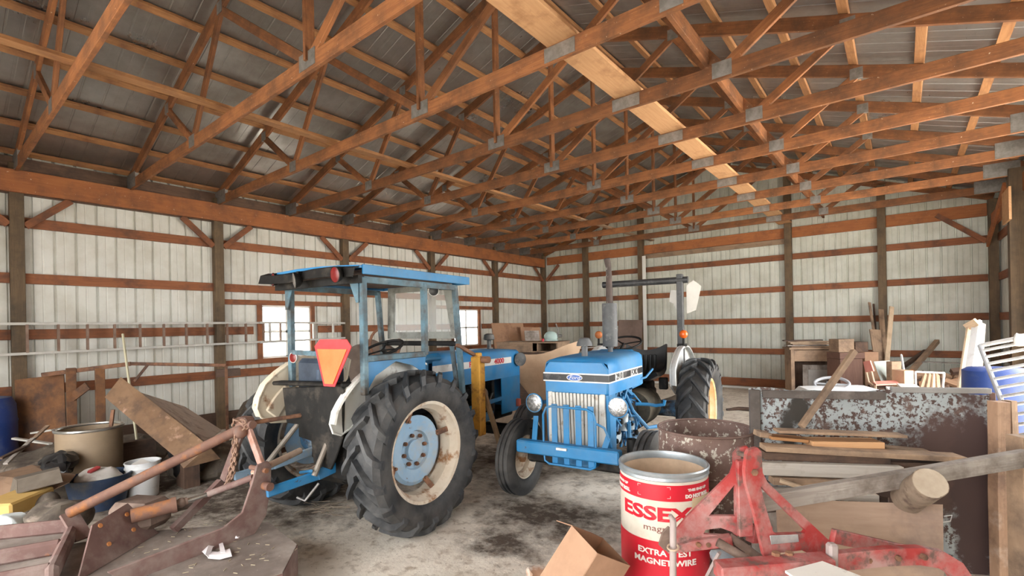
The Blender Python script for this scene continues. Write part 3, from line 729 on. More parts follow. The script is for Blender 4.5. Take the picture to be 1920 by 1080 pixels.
# loader upright beside the hood
ly = MB().box((.66, .98, .99), (.115, .10, .80), bev=.01).box((.66, .98, 1.40), (.07, .07, .06), bev=.01).out('loader_upright', YEL, T1)
MB().cyl((.62, .98, 1.36), (.80, .98, 1.36), .035, n=14).out('pivot_pin', RUSTM, ly)
MB().bar((.62, .70, 1.52), (.64, .97, 1.40), .04, .03).out('loader_bracket', RUSTM, T1)
MB().bar((.68, 1.04, 1.05), (.70, 1.30, .42), .05, .03).out('loader_brace', mat('tan_rusty_steel', [(.36, .24, .13), (.24, .15, .09)], sc=6, rough=.8), T1)
# fenders
def fender(parent, side, m, x, out_, cz=.67, cy_=0, flare=.07, rib=True):
    """flat inner plate with rolled edge and a narrow flare over the tire; outline in (y, z) about the axle"""
    f = MB().prism([(cy_+a, cz+b_) for a, b_ in out_], .006, (side*x, 0, 0), (0, 1, 0), (0, 0, 1)).out('fender', m, parent)
    n = len(out_); arc = [p for p in out_ if p[1] > .26 and math.hypot(*p) > .62]
    g = []
    for a, b_ in arc:
        g.append([(side*(x-.004), cy_+a*.985, cz+b_*.985), (side*x, cy_+a, cz+b_), (side*(x+.02), cy_+a*1.012, cz+b_*1.012), (side*(x+flare), cy_+a*1.006, cz+b_*1.006), (side*(x+flare+.004), cy_+a*.985, cz+b_*.985)])
    MB().sheet(g, .005).out('fender_lip', m, f, ang=50)
    MB().tube([(side*x, cy_+a, cz+b_) for a, b_ in out_], .010, 6, closed=True).out('rolled_edge', m, f)
    if rib:
        pr = [(-math.sin(R(a))*.66, math.cos(R(a))*.66) for a in range(18, 66, 6)]+[(-math.sin(R(a))*.52, math.cos(R(a))*.52) for a in range(63, 18, -6)]
        MB().prism([(cy_+a, cz+b_) for a, b_ in pr], .024, (side*(x-.008), 0, 0), (0, 1, 0), (0, 0, 1), bev=.01).out('pressed_rib', m, f)
    return f
def lobes(r0, a0, a1, tail): return [(-math.sin(R(a))*r0, math.cos(R(a))*r0) for a in range(a0, a1+1, 6)]+tail
FN = lobes(.77, -26, 58, [(-.675, .32), (-.65, .25), (-.58, .22), (-.50, .25), (-.40, .32), (-.20, .38), (.1, .42), (.30, .52)])
FF = lobes(.79, -26, 46, [(-.625, .44), (-.64, .36), (-.61, .28), (-.52, .22), (-.38, .20), (-.25, .21), (-.05, .28), (.15, .38), (.30, .52)])
fn = fender(T1, 1, WHITEF, .50, FN, flare=.05, rib=False); ff = fender(T1, -1, CREAMF, .50, FF)
headlamp(T1, (-.40, -.36, 1.45), (.1, -1, 0), .045, WHITEF, 'tail_lamp', REDL)
# cab
cab = MB()
def post_(p, q, w_=.05): cab.bar(p, q, w_, w_, up=(0, 1, 0), bev=.006)
post_((.60, -.43, 1.18), (.60, -.43, 2.10)); post_((-.47, -.33, 1.18), (-.47, -.33, 2.10)); post_((.60, .26, 1.45), (.60, .26, 2.10))
post_((.60, .80, 1.00), (.60, .70, 2.10)); post_((-.47, .80, 1.00), (-.47, .70, 2.10))
cab.bar((.60, -.43, 1.46), (.60, .26, 1.46), .045, .05, bev=.006).bar((-.47, -.33, 2.08), (-.47, .72, 2.08), .04, .05).bar((.60, -.43, 2.08), (.60, .72, 2.08), .04, .05)
cab.bar((-.47, -.35, 1.50), (-.02, -.38, 1.49), .03, .04)
cf = cab.out('cab_frame', BLUED, T1)
b = MB().prism([(-.43, 1.44), (.26, 1.44), (.26, 1.28), (.10, 1.37), (-.1, 1.42), (-.32, 1.32), (-.43, 1.18)], .008, (.60, 0, 0), (0, 1, 0), (0, 0, 1)); b.out('side_skirt', BLUE, T1)
b = MB(); b.sheet([[(x, y, 2.17+.03*math.cos(x*2.2)) for x in (-.56, -.4, -.1, .2, .5, .64)] for y in (-.50, -.2, .2, .6, .88)], .02)
b.bar((.645, -.47, 2.155), (.645, .88, 2.155), .012, .075, bev=.003).bar((-.565, -.40, 2.155), (-.565, .88, 2.155), .012, .075).bar((-.56, .88, 2.155), (.64, .88, 2.155), .012, .07)
rf = b.out('cab_roof', BLUE, T1)
MB().box((.04, .18, 2.148), (1.12, 1.22, .02)).out('roof_lining', W_DARK, rf)
b = MB().sheet([[(x, y, z+.012*math.sin(x*7)) for x in (-.58, -.4, -.15, .1, .35, .52, .64)] for y, z in ((-.38, 2.19), (-.47, 2.195), (-.54, 2.17), (-.56, 2.10))], .008)
b.bar((-.5, -.44, 2.08), (.62, -.47, 2.08), .04, .06); b.out('rear_visor', BLACK, rf)
MB().prism([(0, 0), (0, -.2), (-.03, -.2), (-.12, 0)], .01, (.59, -.46, 2.1), (1, 0, 0), (0, 0, 1)).prism([(0, 0), (0, -.22), (.03, -.22), (.12, 0)], .01, (-.47, -.38, 2.1), (1, 0, 0), (0, 0, 1)).out('corner_gusset', BLUED, cf)
headlamp(T1, (.50, -.60, 2.11), (-.1, -1, -.1), .060, BLACK, 'roof_lamp', REDL); headlamp(T1, (-.42, -.52, 2.14), (-.25, -1, 0), .055, BLACK, 'roof_lamp', REDL)
headlamp(T1, (.0, -.60, 2.10), (-.45, -1, -.15), .062, BLACK, 'work_lamp', CHROME)
MB().box((.0, -.53, 2.15), (.03, .1, .05)).box((.5, -.54, 2.15), (.03, .1, .05)).box((-.42, -.47, 2.17), (.03, .08, .05)).out('lamp_bracket', BLACK, rf)
# windscreen frame and glass
tilt = V((0, -.035, .5)).normalized(); o_ = V((.02, .86, 1.58)); X_ = V((1, 0, 0))
b = MB().prism([(-.50, 0), (.52, 0), (.44, .56), (-.44, .56)], .03, o_, X_, tilt, holes=[[(-.40, .07), (.41, .07), (.35, .50), (-.35, .50)]])
wsf = b.out('windscreen_frame', mat('grey_window_frame', [(.22, .23, .21), (.30, .31, .28)], sc=6, rough=.6, bump=.05, dirt=((.12, .11, .1), .3, 8, .1)), T1)
MB().prism([(-.40, .07), (.41, .07), (.35, .50), (-.35, .50)], .006, o_, X_, tilt).out('windscreen_glass', DUSTG, wsf)
MB().bar((-.5, .84, 1.53), (.55, .84, 1.53), .06, .05, bev=.01).out('windscreen_sill', BLACK, T1)
headlamp(T1, (.30, .74, 2.07), (.5, -1, -.1), .052, WHP, 'mirror', BLP)
MB().bar((.45, .90, 1.08), (.40, .88, 1.55), .04, .04).out('cab_stay', BLUED, T1)
MB().box((.02, .62, 1.24), (.50, .20, .34), bev=.05).box((.02, .70, 1.38), (.56, .36, .10), bev=.04).out('dashboard', BLUE, T1)
# steering wheel, column
sw = MB().tube([(.02+.20*math.cos(a), .30+.19*math.sin(a), 1.50+.075*math.sin(a)) for a in [2*math.pi*k/28 for k in range(28)]], .014, 8, closed=True)
for a in (0, 2.1, 4.2): sw.tube([(.02, .30, 1.485), (.02+.2*math.cos(a), .30+.19*math.sin(a), 1.50+.075*math.sin(a))], .009, 6)
sw.cyl((.02, .30, 1.49), (.02, .52, 1.30), .02); sw.out('steering_wheel', BLACK, T1)
MB().box((-.02, -.22, 1.12), (.46, .42, .10), bev=.03).box((-.02, -.40, 1.30), (.44, .09, .30), bev=.035).out('seat', mat('worn_blue_black_seat', [(.02, .03, .05), (.05, .07, .10)], sc=5, rough=.6), T1)
MB().box((.0, .30, .88), (.9, .62, .03)).out('platform', BLACK, T1)
# rear plate and hitch
b = MB().prism([(-.25, 1.21), (.50, 1.265), (.53, 1.22), (.50, .86), (.42, .70), (.36, .60), (.15, .62), (.12, .80), (-.04, .82), (-.04, .92), (-.20, .92)], .02, (0, -.56, 0), (1, 0, 0), (0, 0, 1), bev=.006)
b.prism([(.02, .90), (.12, .90), (.16, .62), (.10, .58), (0, .64)], .05, (0, -.46, 0), (1, 0, 0), (0, 0, 1), bev=.01)
b.bar((-.46, -.48, 1.235), (.52, -.53, 1.27), .10, .035, bev=.01).box((.24, -.34, .78), (.34, .26, .62), bev=.03)
b.out('hitch_casting', BLACK, T1)
MB().box((-.02, -.30, 1.30), (.22, .22, .16), bev=.03).cyl((.05, -.42, 1.28), (.05, -.42, 1.36), .03).cyl((.12, -.43, 1.28), (.14, -.43, 1.33), .025).out('hydraulic_unit', mat('dull_blue_black', [(.03, .05, .09), (.06, .09, .14)], sc=6, rough=.6), T1)
# slow vehicle sign, three corners cut
sv = MB().prism([(-.205, .125), (-.15, .18), (.15, .18), (.205, .125), (.06, -.18), (-.06, -.18)], .006, (.43, -.60, 1.44), (1, .04, 0), (0, .12, 1)).out('reflective_triangle', mat('sign_red', [(.50, .02, .025), (.58, .04, .045)], sc=6, rough=.45, bump=.02), T1)
MB().prism([(-.165, .105), (.165, .105), (.045, -.16), (-.045, -.16)], .006, (.43, -.6065, 1.44), (1, .04, 0), (0, .12, 1)).out('orange_centre', mat('sign_orange', [(.72, .135, .025), (.78, .19, .05)], sc=5, rough=.5, bump=.02), sv)
# lower links and lift rods
def link(pts, r_, m, name): return MB().tube(pts, r_, 10).out(name, m, T1)
MB().bar((.30, -.25, .62), (.26, -.62, .56), .03, .085, bev=.008).bar((.26, -.60, .56), (.21, -1.0, .53), .028, .075, bev=.008).out('lower_link', BLUE, T1)
MB().bar((-.30, -.25, .60), (-.32, -.62, .56), .03, .075, bev=.008).bar((-.32, -.6, .56), (-.36, -.92, .54), .028, .065, bev=.008).out('lower_link', LBLUE, T1)
link([(.31, -.45, 1.0), (.28, -.66, .57)], .022, mat('dull_steel', [(.20, .17, .14), (.30, .27, .23)], sc=6, rough=.6, metal=.3), 'lift_rod')
link([(-.10, -.46, .98), (-.30, -.70, .58)], .022, MATS['dull_steel'], 'lift_rod')
MB().bar((.12, -.42, 1.04), (.31, -.47, 1.02), .05, .05, bev=.01).bar((-.12, -.42, 1.04), (-.10, -.48, .98), .05, .05).out('lift_arm', BLACK, T1)
link([(-.05, -.55, .52), (.30, -.70, .62)], .012, BLUE, 'stabilizer')
link([(.28, -.62, .50), (.22, -.7, .38), (.15, -.72, .40)], .010, GALV, 'check_chain')

# ---------------------------------------------------------------- open tractor facing the camera
T2 = thing('farm_tractor', 'bright blue open tractor facing the camera with slatted front guard and tall exhaust', 'tractor', (-2.39, 3.92, 0), .125)
ribbed_tire(T2, -.655, .0, .378, .378, .17, .215, 1, .0); ribbed_tire(T2, .66, .0, .378, .378, .17, .215, -1, 0)
rear_wheel(T2, .72, .63, .63, .34, .38, 1, 1.95, rimm=mat('orange_dusted_rim', [(.62, .34, .12), (.72, .52, .30)], sc=4, rough=.55, dirt=((.28, .13, .06), .3, 6, .08)))
rear_wheel(T2, -.72, .63, .63, .34, .38, -1, 1.95)
MB().lathe([(.15, -.6), (.10, -.4), (.10, -.2), (.17, -.12), (.17, .12), (.10, .2), (.10, .4), (.15, .6)], 24, (0, 1.95, .63), (1, 0, 0)).out('axle_housing', CASTB, T2)
MB().box((0, 1.55, .68), (.34, 1.0, .44), bev=.04).out('transmission', BLACK, T2)
hd = MB().sheet(shell(T2, 'hood', -.07, .92, .325, 1.055, 1.30, 1.385, BLUEH, 0, slope=.02), .006).out('hood', BLUEH, T2, ang=50)
MB().prism([(-.315, 1.055), (.315, 1.055), (.325, 1.28), (.27, 1.355), (-.27, 1.355), (-.325, 1.28)], .03, (0, -.075, 0), (1, 0, 0), (0, 0, 1), bev=.012).out('nose_panel', BLUEH, T2)
MB().box((0, 1.02, 1.28), (.56, .24, .26), bev=.05, top=(.8, .7)).out('rear_cowl', BLUE, T2)
# stripe band round the hood
b = MB().box((0, -.0935, 1.205), (.655, .004, .085)); b.box((.3305, .40, 1.205), (.004, .985, .085)).box((-.3305, .40, 1.205), (.004, .985, .085)); b.out('stripe_decal', WHP, T2)
b = MB().box((0, -.0965, 1.205), (.66, .004, .060)); b.box((.3335, .40, 1.205), (.004, .985, .060)).box((-.3335, .40, 1.205), (.004, .985, .060)); b.out('stripe_band', BLP, T2)
for yy in (.165, .615): MB().box((.335, yy, 1.205), (.004, .21, .060)).out('number_plate', WHP, T2)
text('2910', .078, face_m((.3385, .165, 1.205), (0, 1, 0), (0, 0, 1)), BLP, 'lettering', T2, xs=1.1, bold=.002)
text('FORD', .078, face_m((.3385, .615, 1.205), (0, 1, 0), (0, 0, 1)), BLP, 'lettering', T2, xs=.95, bold=.002)
el = lambda a, b_: [(a*math.cos(2*math.pi*k/32), b_*math.sin(2*math.pi*k/32)) for k in range(32)]
bd = MB().prism(el(.080, .031), .008, (-.0, -.101, 1.206), (1, 0, 0), (0, 0, 1)).out('badge', WHP, T2)
MB().prism(el(.072, .025), .008, (-.0, -.104, 1.206), (1, 0, 0), (0, 0, 1)).out('badge_field', OVAL, bd)
text('Ford', .046, face_m((0, -.109, 1.206), (1, 0, 0), (0, 0, 1)), WHP, 'badge_lettering', bd, shear=.35, xs=1.25)
# grille and radiator surround
gr = MB()
for k in range(15):
    x = -.265+k*.0365
    gr.bar((x*1.0, -.075, 1.06), (x*.93, -.055, .56), .027, .035, up=(0, 1, 0), bev=.004)
gr.out('grille', GRILLE, T2)
MB().box((0, -.02, .80), (.60, .03, .54)).out('radiator', BLACK, T2)
for s in (-1, 1):
    MB().prism([(-.075, 1.06), (.10, 1.06), (.10, .50), (-.05, .50)], .035, (s*.305, 0, 0), (0, 1, 0), (0, 0, 1), bev=.006).out('radiator_side', BLUE, T2)
MB().box((0, -.055, .53), (.62, .05, .09), bev=.006).box((0, .1, .46), (.42, .5, .14), bev=.02).out('front_support', BLUE, T2)
for s in (-1, 1): MB().box((s*.265, -.07, .81), (.045, .045, .51), bev=.006).out('grille_edge', GRILLE, T2)
for s, z in ((-1, .95), (1, .965)):
    h = headlamp(T2, (s*.42, -.12, z), (.0+(.12 if s > 0 else -.05), -1, 0), .088, BLUE, 'headlamp', LENS)
    MB().bar((s*.34, -.02, z), (s*.40, -.10, z), .04, .03).out('lamp_bracket', BLUE, h)
# engine bay with pipes
e2 = MB().box((0, .55, .78), (.28, .85, .44), bev=.02).box((0, .6, .55), (.26, .8, .12), bev=.02).box((.17, .62, .98), (.12, .5, .09), bev=.02).box((.15, .35, .70), (.12, .2, .16), bev=.03).out('engine_block', CASTB, T2)
b = MB(); rng = random.Random(3)
for k in range(44):
    y0 = .12+rng.random()*.75; z0 = .50+rng.random()*.48
    p = V((.16, y0, z0)); q = p+V((.06+rng.random()*.10, rng.uniform(-.12, .12), rng.uniform(-.08, .08))); r_ = q+V((rng.uniform(-.05, .05), rng.uniform(-.2, .2), rng.uniform(-.2, .2)))
    b.tube([p, q, r_], rng.choice((.008, .011, .015, .022)), 7)
for k in range(4): b.tube([(.12, .3+.15*k, 1.02), (.22, .3+.15*k, 1.0), (.24, .32+.15*k, .86), (.17, .34+.15*k, .8)], .009, 6)
b.out('fuel_lines', BLUE, e2)['kind'] = 'stuff'
b = MB().lathe([(0, -.09), (.055, -.085), (.055, .085), (0, .09)], 18, (.26, .45, .72), (0, .2, 1)); b.lathe([(0, 0), (.05, 0), (.055, .13), (0, .14)], 18, (.25, .70, .60), (0, 0, 1)); b.lathe([(0, -.02), (.075, -.02), (.08, .02), (0, .02)], 24, (.25, .25, .62), (1, -.3, 0))
b.out('filters', mat('grey_blue_can', [(.25, .33, .40), (.40, .45, .48)], sc=6, rough=.45, metal=.2), e2)
b = MB()
for k in range(22):
    p = V((.20+rng.random()*.12, .12+rng.random()*.8, .50+rng.random()*.45)); b.ball(p, rng.uniform(.012, .032), (1, 1, rng.uniform(.6, 1.5)), 8)
b.out('engine_fittings', BLACK, e2)['kind'] = 'stuff'
MB().tube([(.34, .62, .88), (.44, .70, .87), (.52, .72, .86), (.60, .72, .875), (.61, .72, .92)], .017, 8).tube([(.25, .55, 1.0), (.30, .65, .8), (.42, .75, .62), (.46, .95, .60)], .02, 8).tube([(.3, .8, 1.1), (.36, .92, 1.12), (.40, 1.05, 1.2)], .012, 8).out('control_lever', BLUE, T2)
MB().bar((.22, .75, .50), (.52, 1.1, .50), .22, .03, bev=.006).bar((-.22, .9, .50), (-.52, 1.1, .50), .22, .03).out('footplate', LBLUE, T2)
MB().lathe([(0, -.25), (.20, -.24), (.21, .2), (0, .22)], 20, (.12, 1.45, .72), (0, 1, 0)).out('clutch_housing', mat('dark_olive_casting', [(.05, .045, .035), (.09, .08, .06)], sc=6, rough=.7, dirt=((.16, .14, .1), .3, 6, .1)), T2)
# air intake and exhaust stack
MB().lathe([(.062, 0), (.066, .006), (.03, .008), (.03, .13)], 20, (-.0, .14, 1.375), (0, 0, 1)).lathe([(.034, 0), (.078, -.01), (.072, .02), (.05, .062), (.03, .07), (0, .07)], 24, (-.0, .14, 1.50), (0, 0, 1)).out('air_intake', MUFF, T2)
ex = MB().lathe([(.026, -.02), (.026, .09), (.074, .09), (.079, .10), (.079, .53), (.074, .545), (.03, .545)], 28, (.06, .68, 1.37), (0, 0, 1)).out('muffler', MUFF, T2)
MB().tube([(.06, .68, 1.91), (.06, .68, 2.22), (.06, .67, 2.30), (.055, .64, 2.385)], [.033, .031, .029, .034], 16, cap=False).out('exhaust_pipe', mat('flaking_pipe', [(.06, .045, .04), (.11, .08, .07)], sc=9, rough=.8, bump=.3, dirt=((.65, .62, .56), .22, 12, .03)), ex)
# front guard: bumper channel, slats, bent frame
bp = MB().box((0, -.30, .575), (1.0, .10, .115), bev=.012).out('front_bumper', BLUE, T2)
MB().box((-.02, -.355, .60), (.10, .03, .02)).out('hitch_pad', WHP, bp)
for k in range(4):
    x = -.13+k*.118
    MB().box((x, -.27, .71), (.056, .012, .54), bev=.002).out('guard_slat', BLUE, T2)
b = MB().tube([(-.235, -.29, .62), (-.235, -.29, .88), (-.205, -.29, .945), (-.15, -.29, .96), (.19, -.29, .955), (.255, -.29, .925), (.275, -.29, .86), (.275, -.29, .62)], .011, 8)
b.tube([(-.235, -.29, .56), (-.225, -.29, .46), (-.18, -.29, .435), (.22, -.29, .435), (.265, -.29, .46), (.275, -.29, .53)], .010, 8)
b.tube([(.275, -.29, .84), (.34, -.25, .80), (.37, -.22, .70), (.39, -.2, .62)], .010, 8); b.out('guard_hoop', BLUE, T2)
for sx, zt_2 in ((-1, .84), (1, .72)):
    MB().bar((sx*.345, -.27, .62), (sx*.36, -.2, zt_2), .05, .012, up=(0, 1, 0)).bar((sx*.36, -.3, .56), (sx*.30, .1, .50), .04, .08).out('bumper_stay', BLUE, T2)
MB().box((0, .0, .40), (1.12, .10, .10), bev=.02).lathe([(.045, .1), (.045, .42)], 14, (-.5, 0, .25), (0, 0, 1)).lathe([(.045, .1), (.045, .42)], 14, (.5, 0, .25), (0, 0, 1)).out('front_axle', BLACK, T2)
# driver's place
b = MB()
b.sheet([[(x, y, z+abs(x-.06)**2*1.2) for x in [-.20+.065*k for k in range(9)]] for y, z in ((1.50, 1.02), (1.62, 1.0), (1.80, 1.01), (1.90, 1.05), (1.95, 1.15), (1.97, 1.30), (1.98, 1.35))], .05)
st = b.out('seat', SEATV, T2, ang=60)
b = MB()
for k in range(6): b.bar((-.09+.055*k, 1.905, 1.10), (-.09+.055*k, 1.93, 1.30), .03, .02, up=(0, 1, 0), bev=.006)
b.out('seat_rib', SEATV, st)
MB().box((.05, 1.7, .93), (.3, .3, .12), bev=.02).out('seat_base', BLACK, T2)
sw = MB().tube([(-.02+.21*math.cos(a), 1.33+.19*math.sin(a), 1.47+.07*math.sin(a)) for a in [2*math.pi*k/28 for k in range(28)]], .013, 8, closed=True)
for a in (.3, 2.4, 4.5): sw.tube([(-.02, 1.33, 1.455), (-.02+.21*math.cos(a), 1.33+.19*math.sin(a), 1.47+.07*math.sin(a))], .009, 6)
sw.cyl((-.02, 1.33, 1.46), (-.02, 1.12, 1.30), .018); sw.out('steering_wheel', BLACK, T2)
# roll bar
rb_ = MB().box((.47, 2.1, 1.48), (.075, .075, 1.66), bev=.006).box((-.47, 2.1, 1.46), (.075, .075, 1.62), bev=.006).cyl((-.56, 2.1, 2.235), (.57, 2.1, 2.235), .042, n=16).out('roll_bar', mat('black_roll_bar_paint', [(.03, .032, .035), (.05, .052, .055)], sc=5, rough=.45, dirt=((.15, .15, .15), .2, 8, .1)), T2)
MB().prism([(-.03, .12), (.06, .18), (.15, .10), (.08, -.20), (-.03, -.24)], .004, (.56, 2.18, 2.05), (1, .1, 0), (0, 0, 1)).prism([(-.04, .1), (.09, .08), (.09, -.18), (.02, -.14), (0, -.08), (-.06, -.05)], .004, (.38, 2.15, 2.02), (1, .1, 0), (0, 0, 1)).out('sign_back', mat('bare_aluminium_sign', [(.60, .58, .53), (.70, .68, .63)], sc=4, rough=.5, bump=.03), T2)
GWF = mat('grey_white_fender', [(.50, .51, .50), (.60, .61, .60)], sc=4, rough=.35, dirt=((.3, .28, .25), .25, 5, .1))
F2 = [(math.sin(R(a))*-.78, math.cos(R(a))*.78) for a in range(-62, 47, 6)]+[(-.55, .35), (-.3, .22), (.2, .22), (.55, .20), (.68, .24)]
for s in (1, -1): fender(T2, s, GWF, .50, F2, .63, 1.95, .06, False)
for s in (1, -1):
    MB().box((s*.52, 1.93, 1.42), (.10, .10, .035)).cyl((s*.55, 1.88, 1.42), (s*.55, 1.88, 1.51), .014).out('beacon_stem', BLACK, T2)
    MB().ball((s*.55, 1.88, 1.555), .052, (1, .8, 1), 18).out('beacon', ORL if s > 0 else ORLD, T2)
MB().box((.37, 1.6, .98), (.10, .06, .14), bev=.01).out('tail_lamp', BLACK, T2)
MB().bar((-.42, 1.0, 1.42), (-.18, 1.02, 1.44), .12, .004).out('deflector', mat('bare_aluminium_sign', []), T2)
# ================================================================== FOREGROUND
REDPAINT = mat('worn_red_paint', [(.34, .025, .025), (.46, .06, .055)], sc=4, rough=.6, bump=.1, dirt=((.44, .27, .25), .44, 4.5, .12), dirt2=((.16, .10, .085), .30, 11, .06))
PURPLE = mat('faded_rusty_primer', [(.135, .075, .065), (.19, .11, .095)], sc=4, rough=.8, bump=.12, dirt=((.26, .20, .175), .30, 5, .12), dirt2=((.40, .15, .05), .06, 9, .04))
DECK = mat('dusty_deck_steel', [(.155, .12, .10), (.21, .17, .145)], sc=5, rough=.88, bump=.15, dirt=((.36, .31, .27), .35, 3, .14), dirt2=((.50, .45, .38), .08, 30, .02))
RUSTO = mat('orange_flaking_rust', [(.15, .075, .055), (.21, .11, .075)], sc=8, rough=.8, bump=.3, dirt=((.34, .13, .04), .28, 5, .06), dirt2=((.16, .10, .08), .3, 9, .06))
RUSTD = mat('dark_barrel_rust', [(.11, .065, .05), (.17, .10, .08)], sc=5, rough=.8, bump=.15, dirt=((.24, .16, .14), .35, 3, .15))
FIBER = mat('fiber_drum_paper', [(.66, .60, .50), (.73, .67, .57)], sc=3, rough=.6, bump=.02, dirt=((.45, .36, .27), .22, 4, .2))
FIBIN = mat('fiber_drum_inside', [(.60, .43, .29), (.68, .51, .36)], sc=3, rough=.7, bump=.02, dirt=((.35, .23, .15), .15, 4, .2))
DRED = mat('drum_red_print', [(.55, .010, .025), (.64, .02, .04)], sc=3, rough=.4, bump=0, dirt=((.7, .4, .38), .04, 20, .02))
DWHT = mat('drum_white_print', [(.78, .72, .66)], rough=.5, bump=0)
CARD = mat('brown_cardboard', [(.42, .245, .15), (.48, .29, .185)], sc=2.5, rough=.8, bump=.03, dirt=((.30, .17, .105), .18, 4, .2))
CARDL = mat('pale_cardboard', [(.62, .43, .28), (.68, .49, .33)], sc=2.5, rough=.8, bump=.03, dirt=((.50, .33, .21), .25, 4, .2))
STEELB = mat('blue_grey_ring_steel', [(.36, .42, .46), (.52, .56, .58)], sc=8, rough=.4, metal=.6, bump=.05)
BLKPL = mat('black_plastic', [(.012, .012, .013), (.025, .025, .026)], sc=5, rough=.35, bump=.1)
WHPL = mat('white_plastic', [(.74, .75, .75), (.80, .81, .82)], sc=3, rough=.4, bump=.01, dirt=((.55, .53, .50), .15, 7, .1))
BLUEPL = mat('deep_blue_plastic', [(.012, .035, .16), (.018, .05, .21)], sc=3, rough=.42, bump=.02, dirt=((.10, .12, .2), .2, 5, .15))
CLOTH = mat('dirty_white_cloth', [(.60, .57, .53), (.70, .67, .63)], sc=4, rough=.9, bump=.05, dirt=((.4, .33, .28), .2, 6, .1))
IRON = mat('brown_old_iron', [(.13, .085, .065), (.20, .14, .11)], sc=8, rough=.75, bump=.2, dirt=((.28, .2, .16), .3, 6, .1))
L1 = lambda x, y, z: T1.matrix_basis @ V((x, y, z))
def slab(b, P, th):
    """board with four given corners and real thickness"""
    P = [V(p) for p in P]; n = (P[1]-P[0]).cross(P[3]-P[0]).normalized()*(th/2)
    vs = [p+n for p in P]+[p-n for p in P]
    L = P[1]-P[0] if (P[1]-P[0]).length > (P[3]-P[0]).length else P[3]-P[0]
    return b.mesh(vs, [(0, 1, 2, 3), (7, 6, 5, 4), (0, 4, 5, 1), (1, 5, 6, 2), (2, 6, 7, 3), (3, 7, 4, 0)], L, .0)

# ---- printed fiber drum
cd = V((-1.23, 3.04, 0)); RD, HD = .275, .795
T = thing('fiber_drum', 'open red and white printed fiber drum lettered ESSEX, beside the cardboard box', 'drum', cd, .385)
MB().lathe([(0, .0), (RD, .0), (RD, HD-.045), (RD-.006, HD-.04)], 64).out('drum_body', FIBER, T)
MB().lathe([(RD-.006, HD-.03), (RD-.010, .02), (0, .02)], 64).out('drum_lining', FIBIN, T)
MB().lathe([(RD+.001, HD-.052), (RD+.006, HD-.046), (RD+.003, HD-.03), (RD+.008, HD-.02), (RD+.010, HD-.006), (RD+.004, HD+.002), (RD-.006, HD), (RD-.010, HD-.02), (RD-.008, HD-.05)], 64, closed=True).out('drum_rim', STEELB, T)
def band(z0, z1, m, nm, a0=0, a1=360, off=.0012):
    n = 72; g = [[(math.sin(R(a))*(RD+off), -math.cos(R(a))*(RD+off), z) for a in [a0+(a1-a0)*k/n for k in range(n+1)]] for z in (z0, z1)]
    return MB().sheet(g, .0012).out(nm, m, T)
band(.630, .726, DRED, 'red_band', -100, 82); band(.005, .385, DRED, 'red_band', -180, 180)
dm = lambda a, z: Matrix.Translation((0, 0, z)) @ Matrix.Rotation(R(a), 4, 'Z')
text('ESSEX', .112, dm(-13, .545), DRED, 'lettering', T, xs=1.55, bold=.004, cyl=RD+.001)
text('magnet wire', .052, dm(10, .462), mat('drum_brown_print', [(.25, .10, .08)], rough=.5, bump=0), 'lettering', T, xs=1.35, cyl=RD+.001)
text('EXTRA  TEST', .048, dm(0, .318), DWHT, 'lettering', T, xs=1.2, bold=.0015, cyl=RD+.003)
text('MAGNET WIRE', .048, dm(0, .262), DWHT, 'lettering', T, xs=1.2, bold=.0015, cyl=RD+.003)
for a in (46, -66):
    text('THIS END UP', .021, dm(a, .695), DWHT, 'lettering', T, xs=1.25, bold=.001, cyl=RD+.003)
    text('DO NOT ROLL', .028, dm(a, .658), DWHT, 'lettering', T, xs=1.0, bold=.002, cyl=RD+.003)
b = MB()
for a, s in ((-33, 1), (8, -1)):
    for z, t in ((.716, -1), (.650, 1)):
        def pt(da, dz): return (math.sin(R(a+da))*(RD+.003), -math.cos(R(a+da))*(RD+.003), z+dz)
        b.tube([pt(0, 0), pt(4*s, 0)], .0012, 4); b.tube([pt(0, 0), pt(0, .014*t)], .0012, 4)
b.out('corner_marks', DWHT, T)
def patch(a0, a1, z0, z1):
    return band(z0, z1, mat('tan_label_tape', [(.55, .42, .26), (.62, .49, .32)], sc=5, rough=.6, bump=0), 'tape_label', a0, a1, .003)
patch(36, 74, .545, .645)

# ---- big rusty barrel
T = thing('steel_barrel', 'wide rusty open steel barrel standing behind the printed drum', 'barrel', (-1.19, 3.78, 0))
r_, h_ = .345, .885
MB().lathe([(0, 0), (r_, 0), (r_, .3), (r_+.008, .31), (r_, .32), (r_, .58), (r_+.008, .59), (r_, .60), (r_, h_), (r_-.006, h_), (r_-.006, .02), (0, .02)], 56).out('barrel_shell', mat('barrel_rust_flaked', [(.12, .07, .055), (.20, .125, .10)], sc=5, rough=.8, bump=.2, dirt=((.24, .16, .14), .35, 3, .15), dirt2=((.58, .54, .46), .31, 24, .03)), T)
MB().tube([(r_*math.cos(a), r_*math.sin(a), h_) for a in [2*math.pi*k/56 for k in range(56)]], .010, 8, closed=True).out('barrel_rim', RUSTD, T)

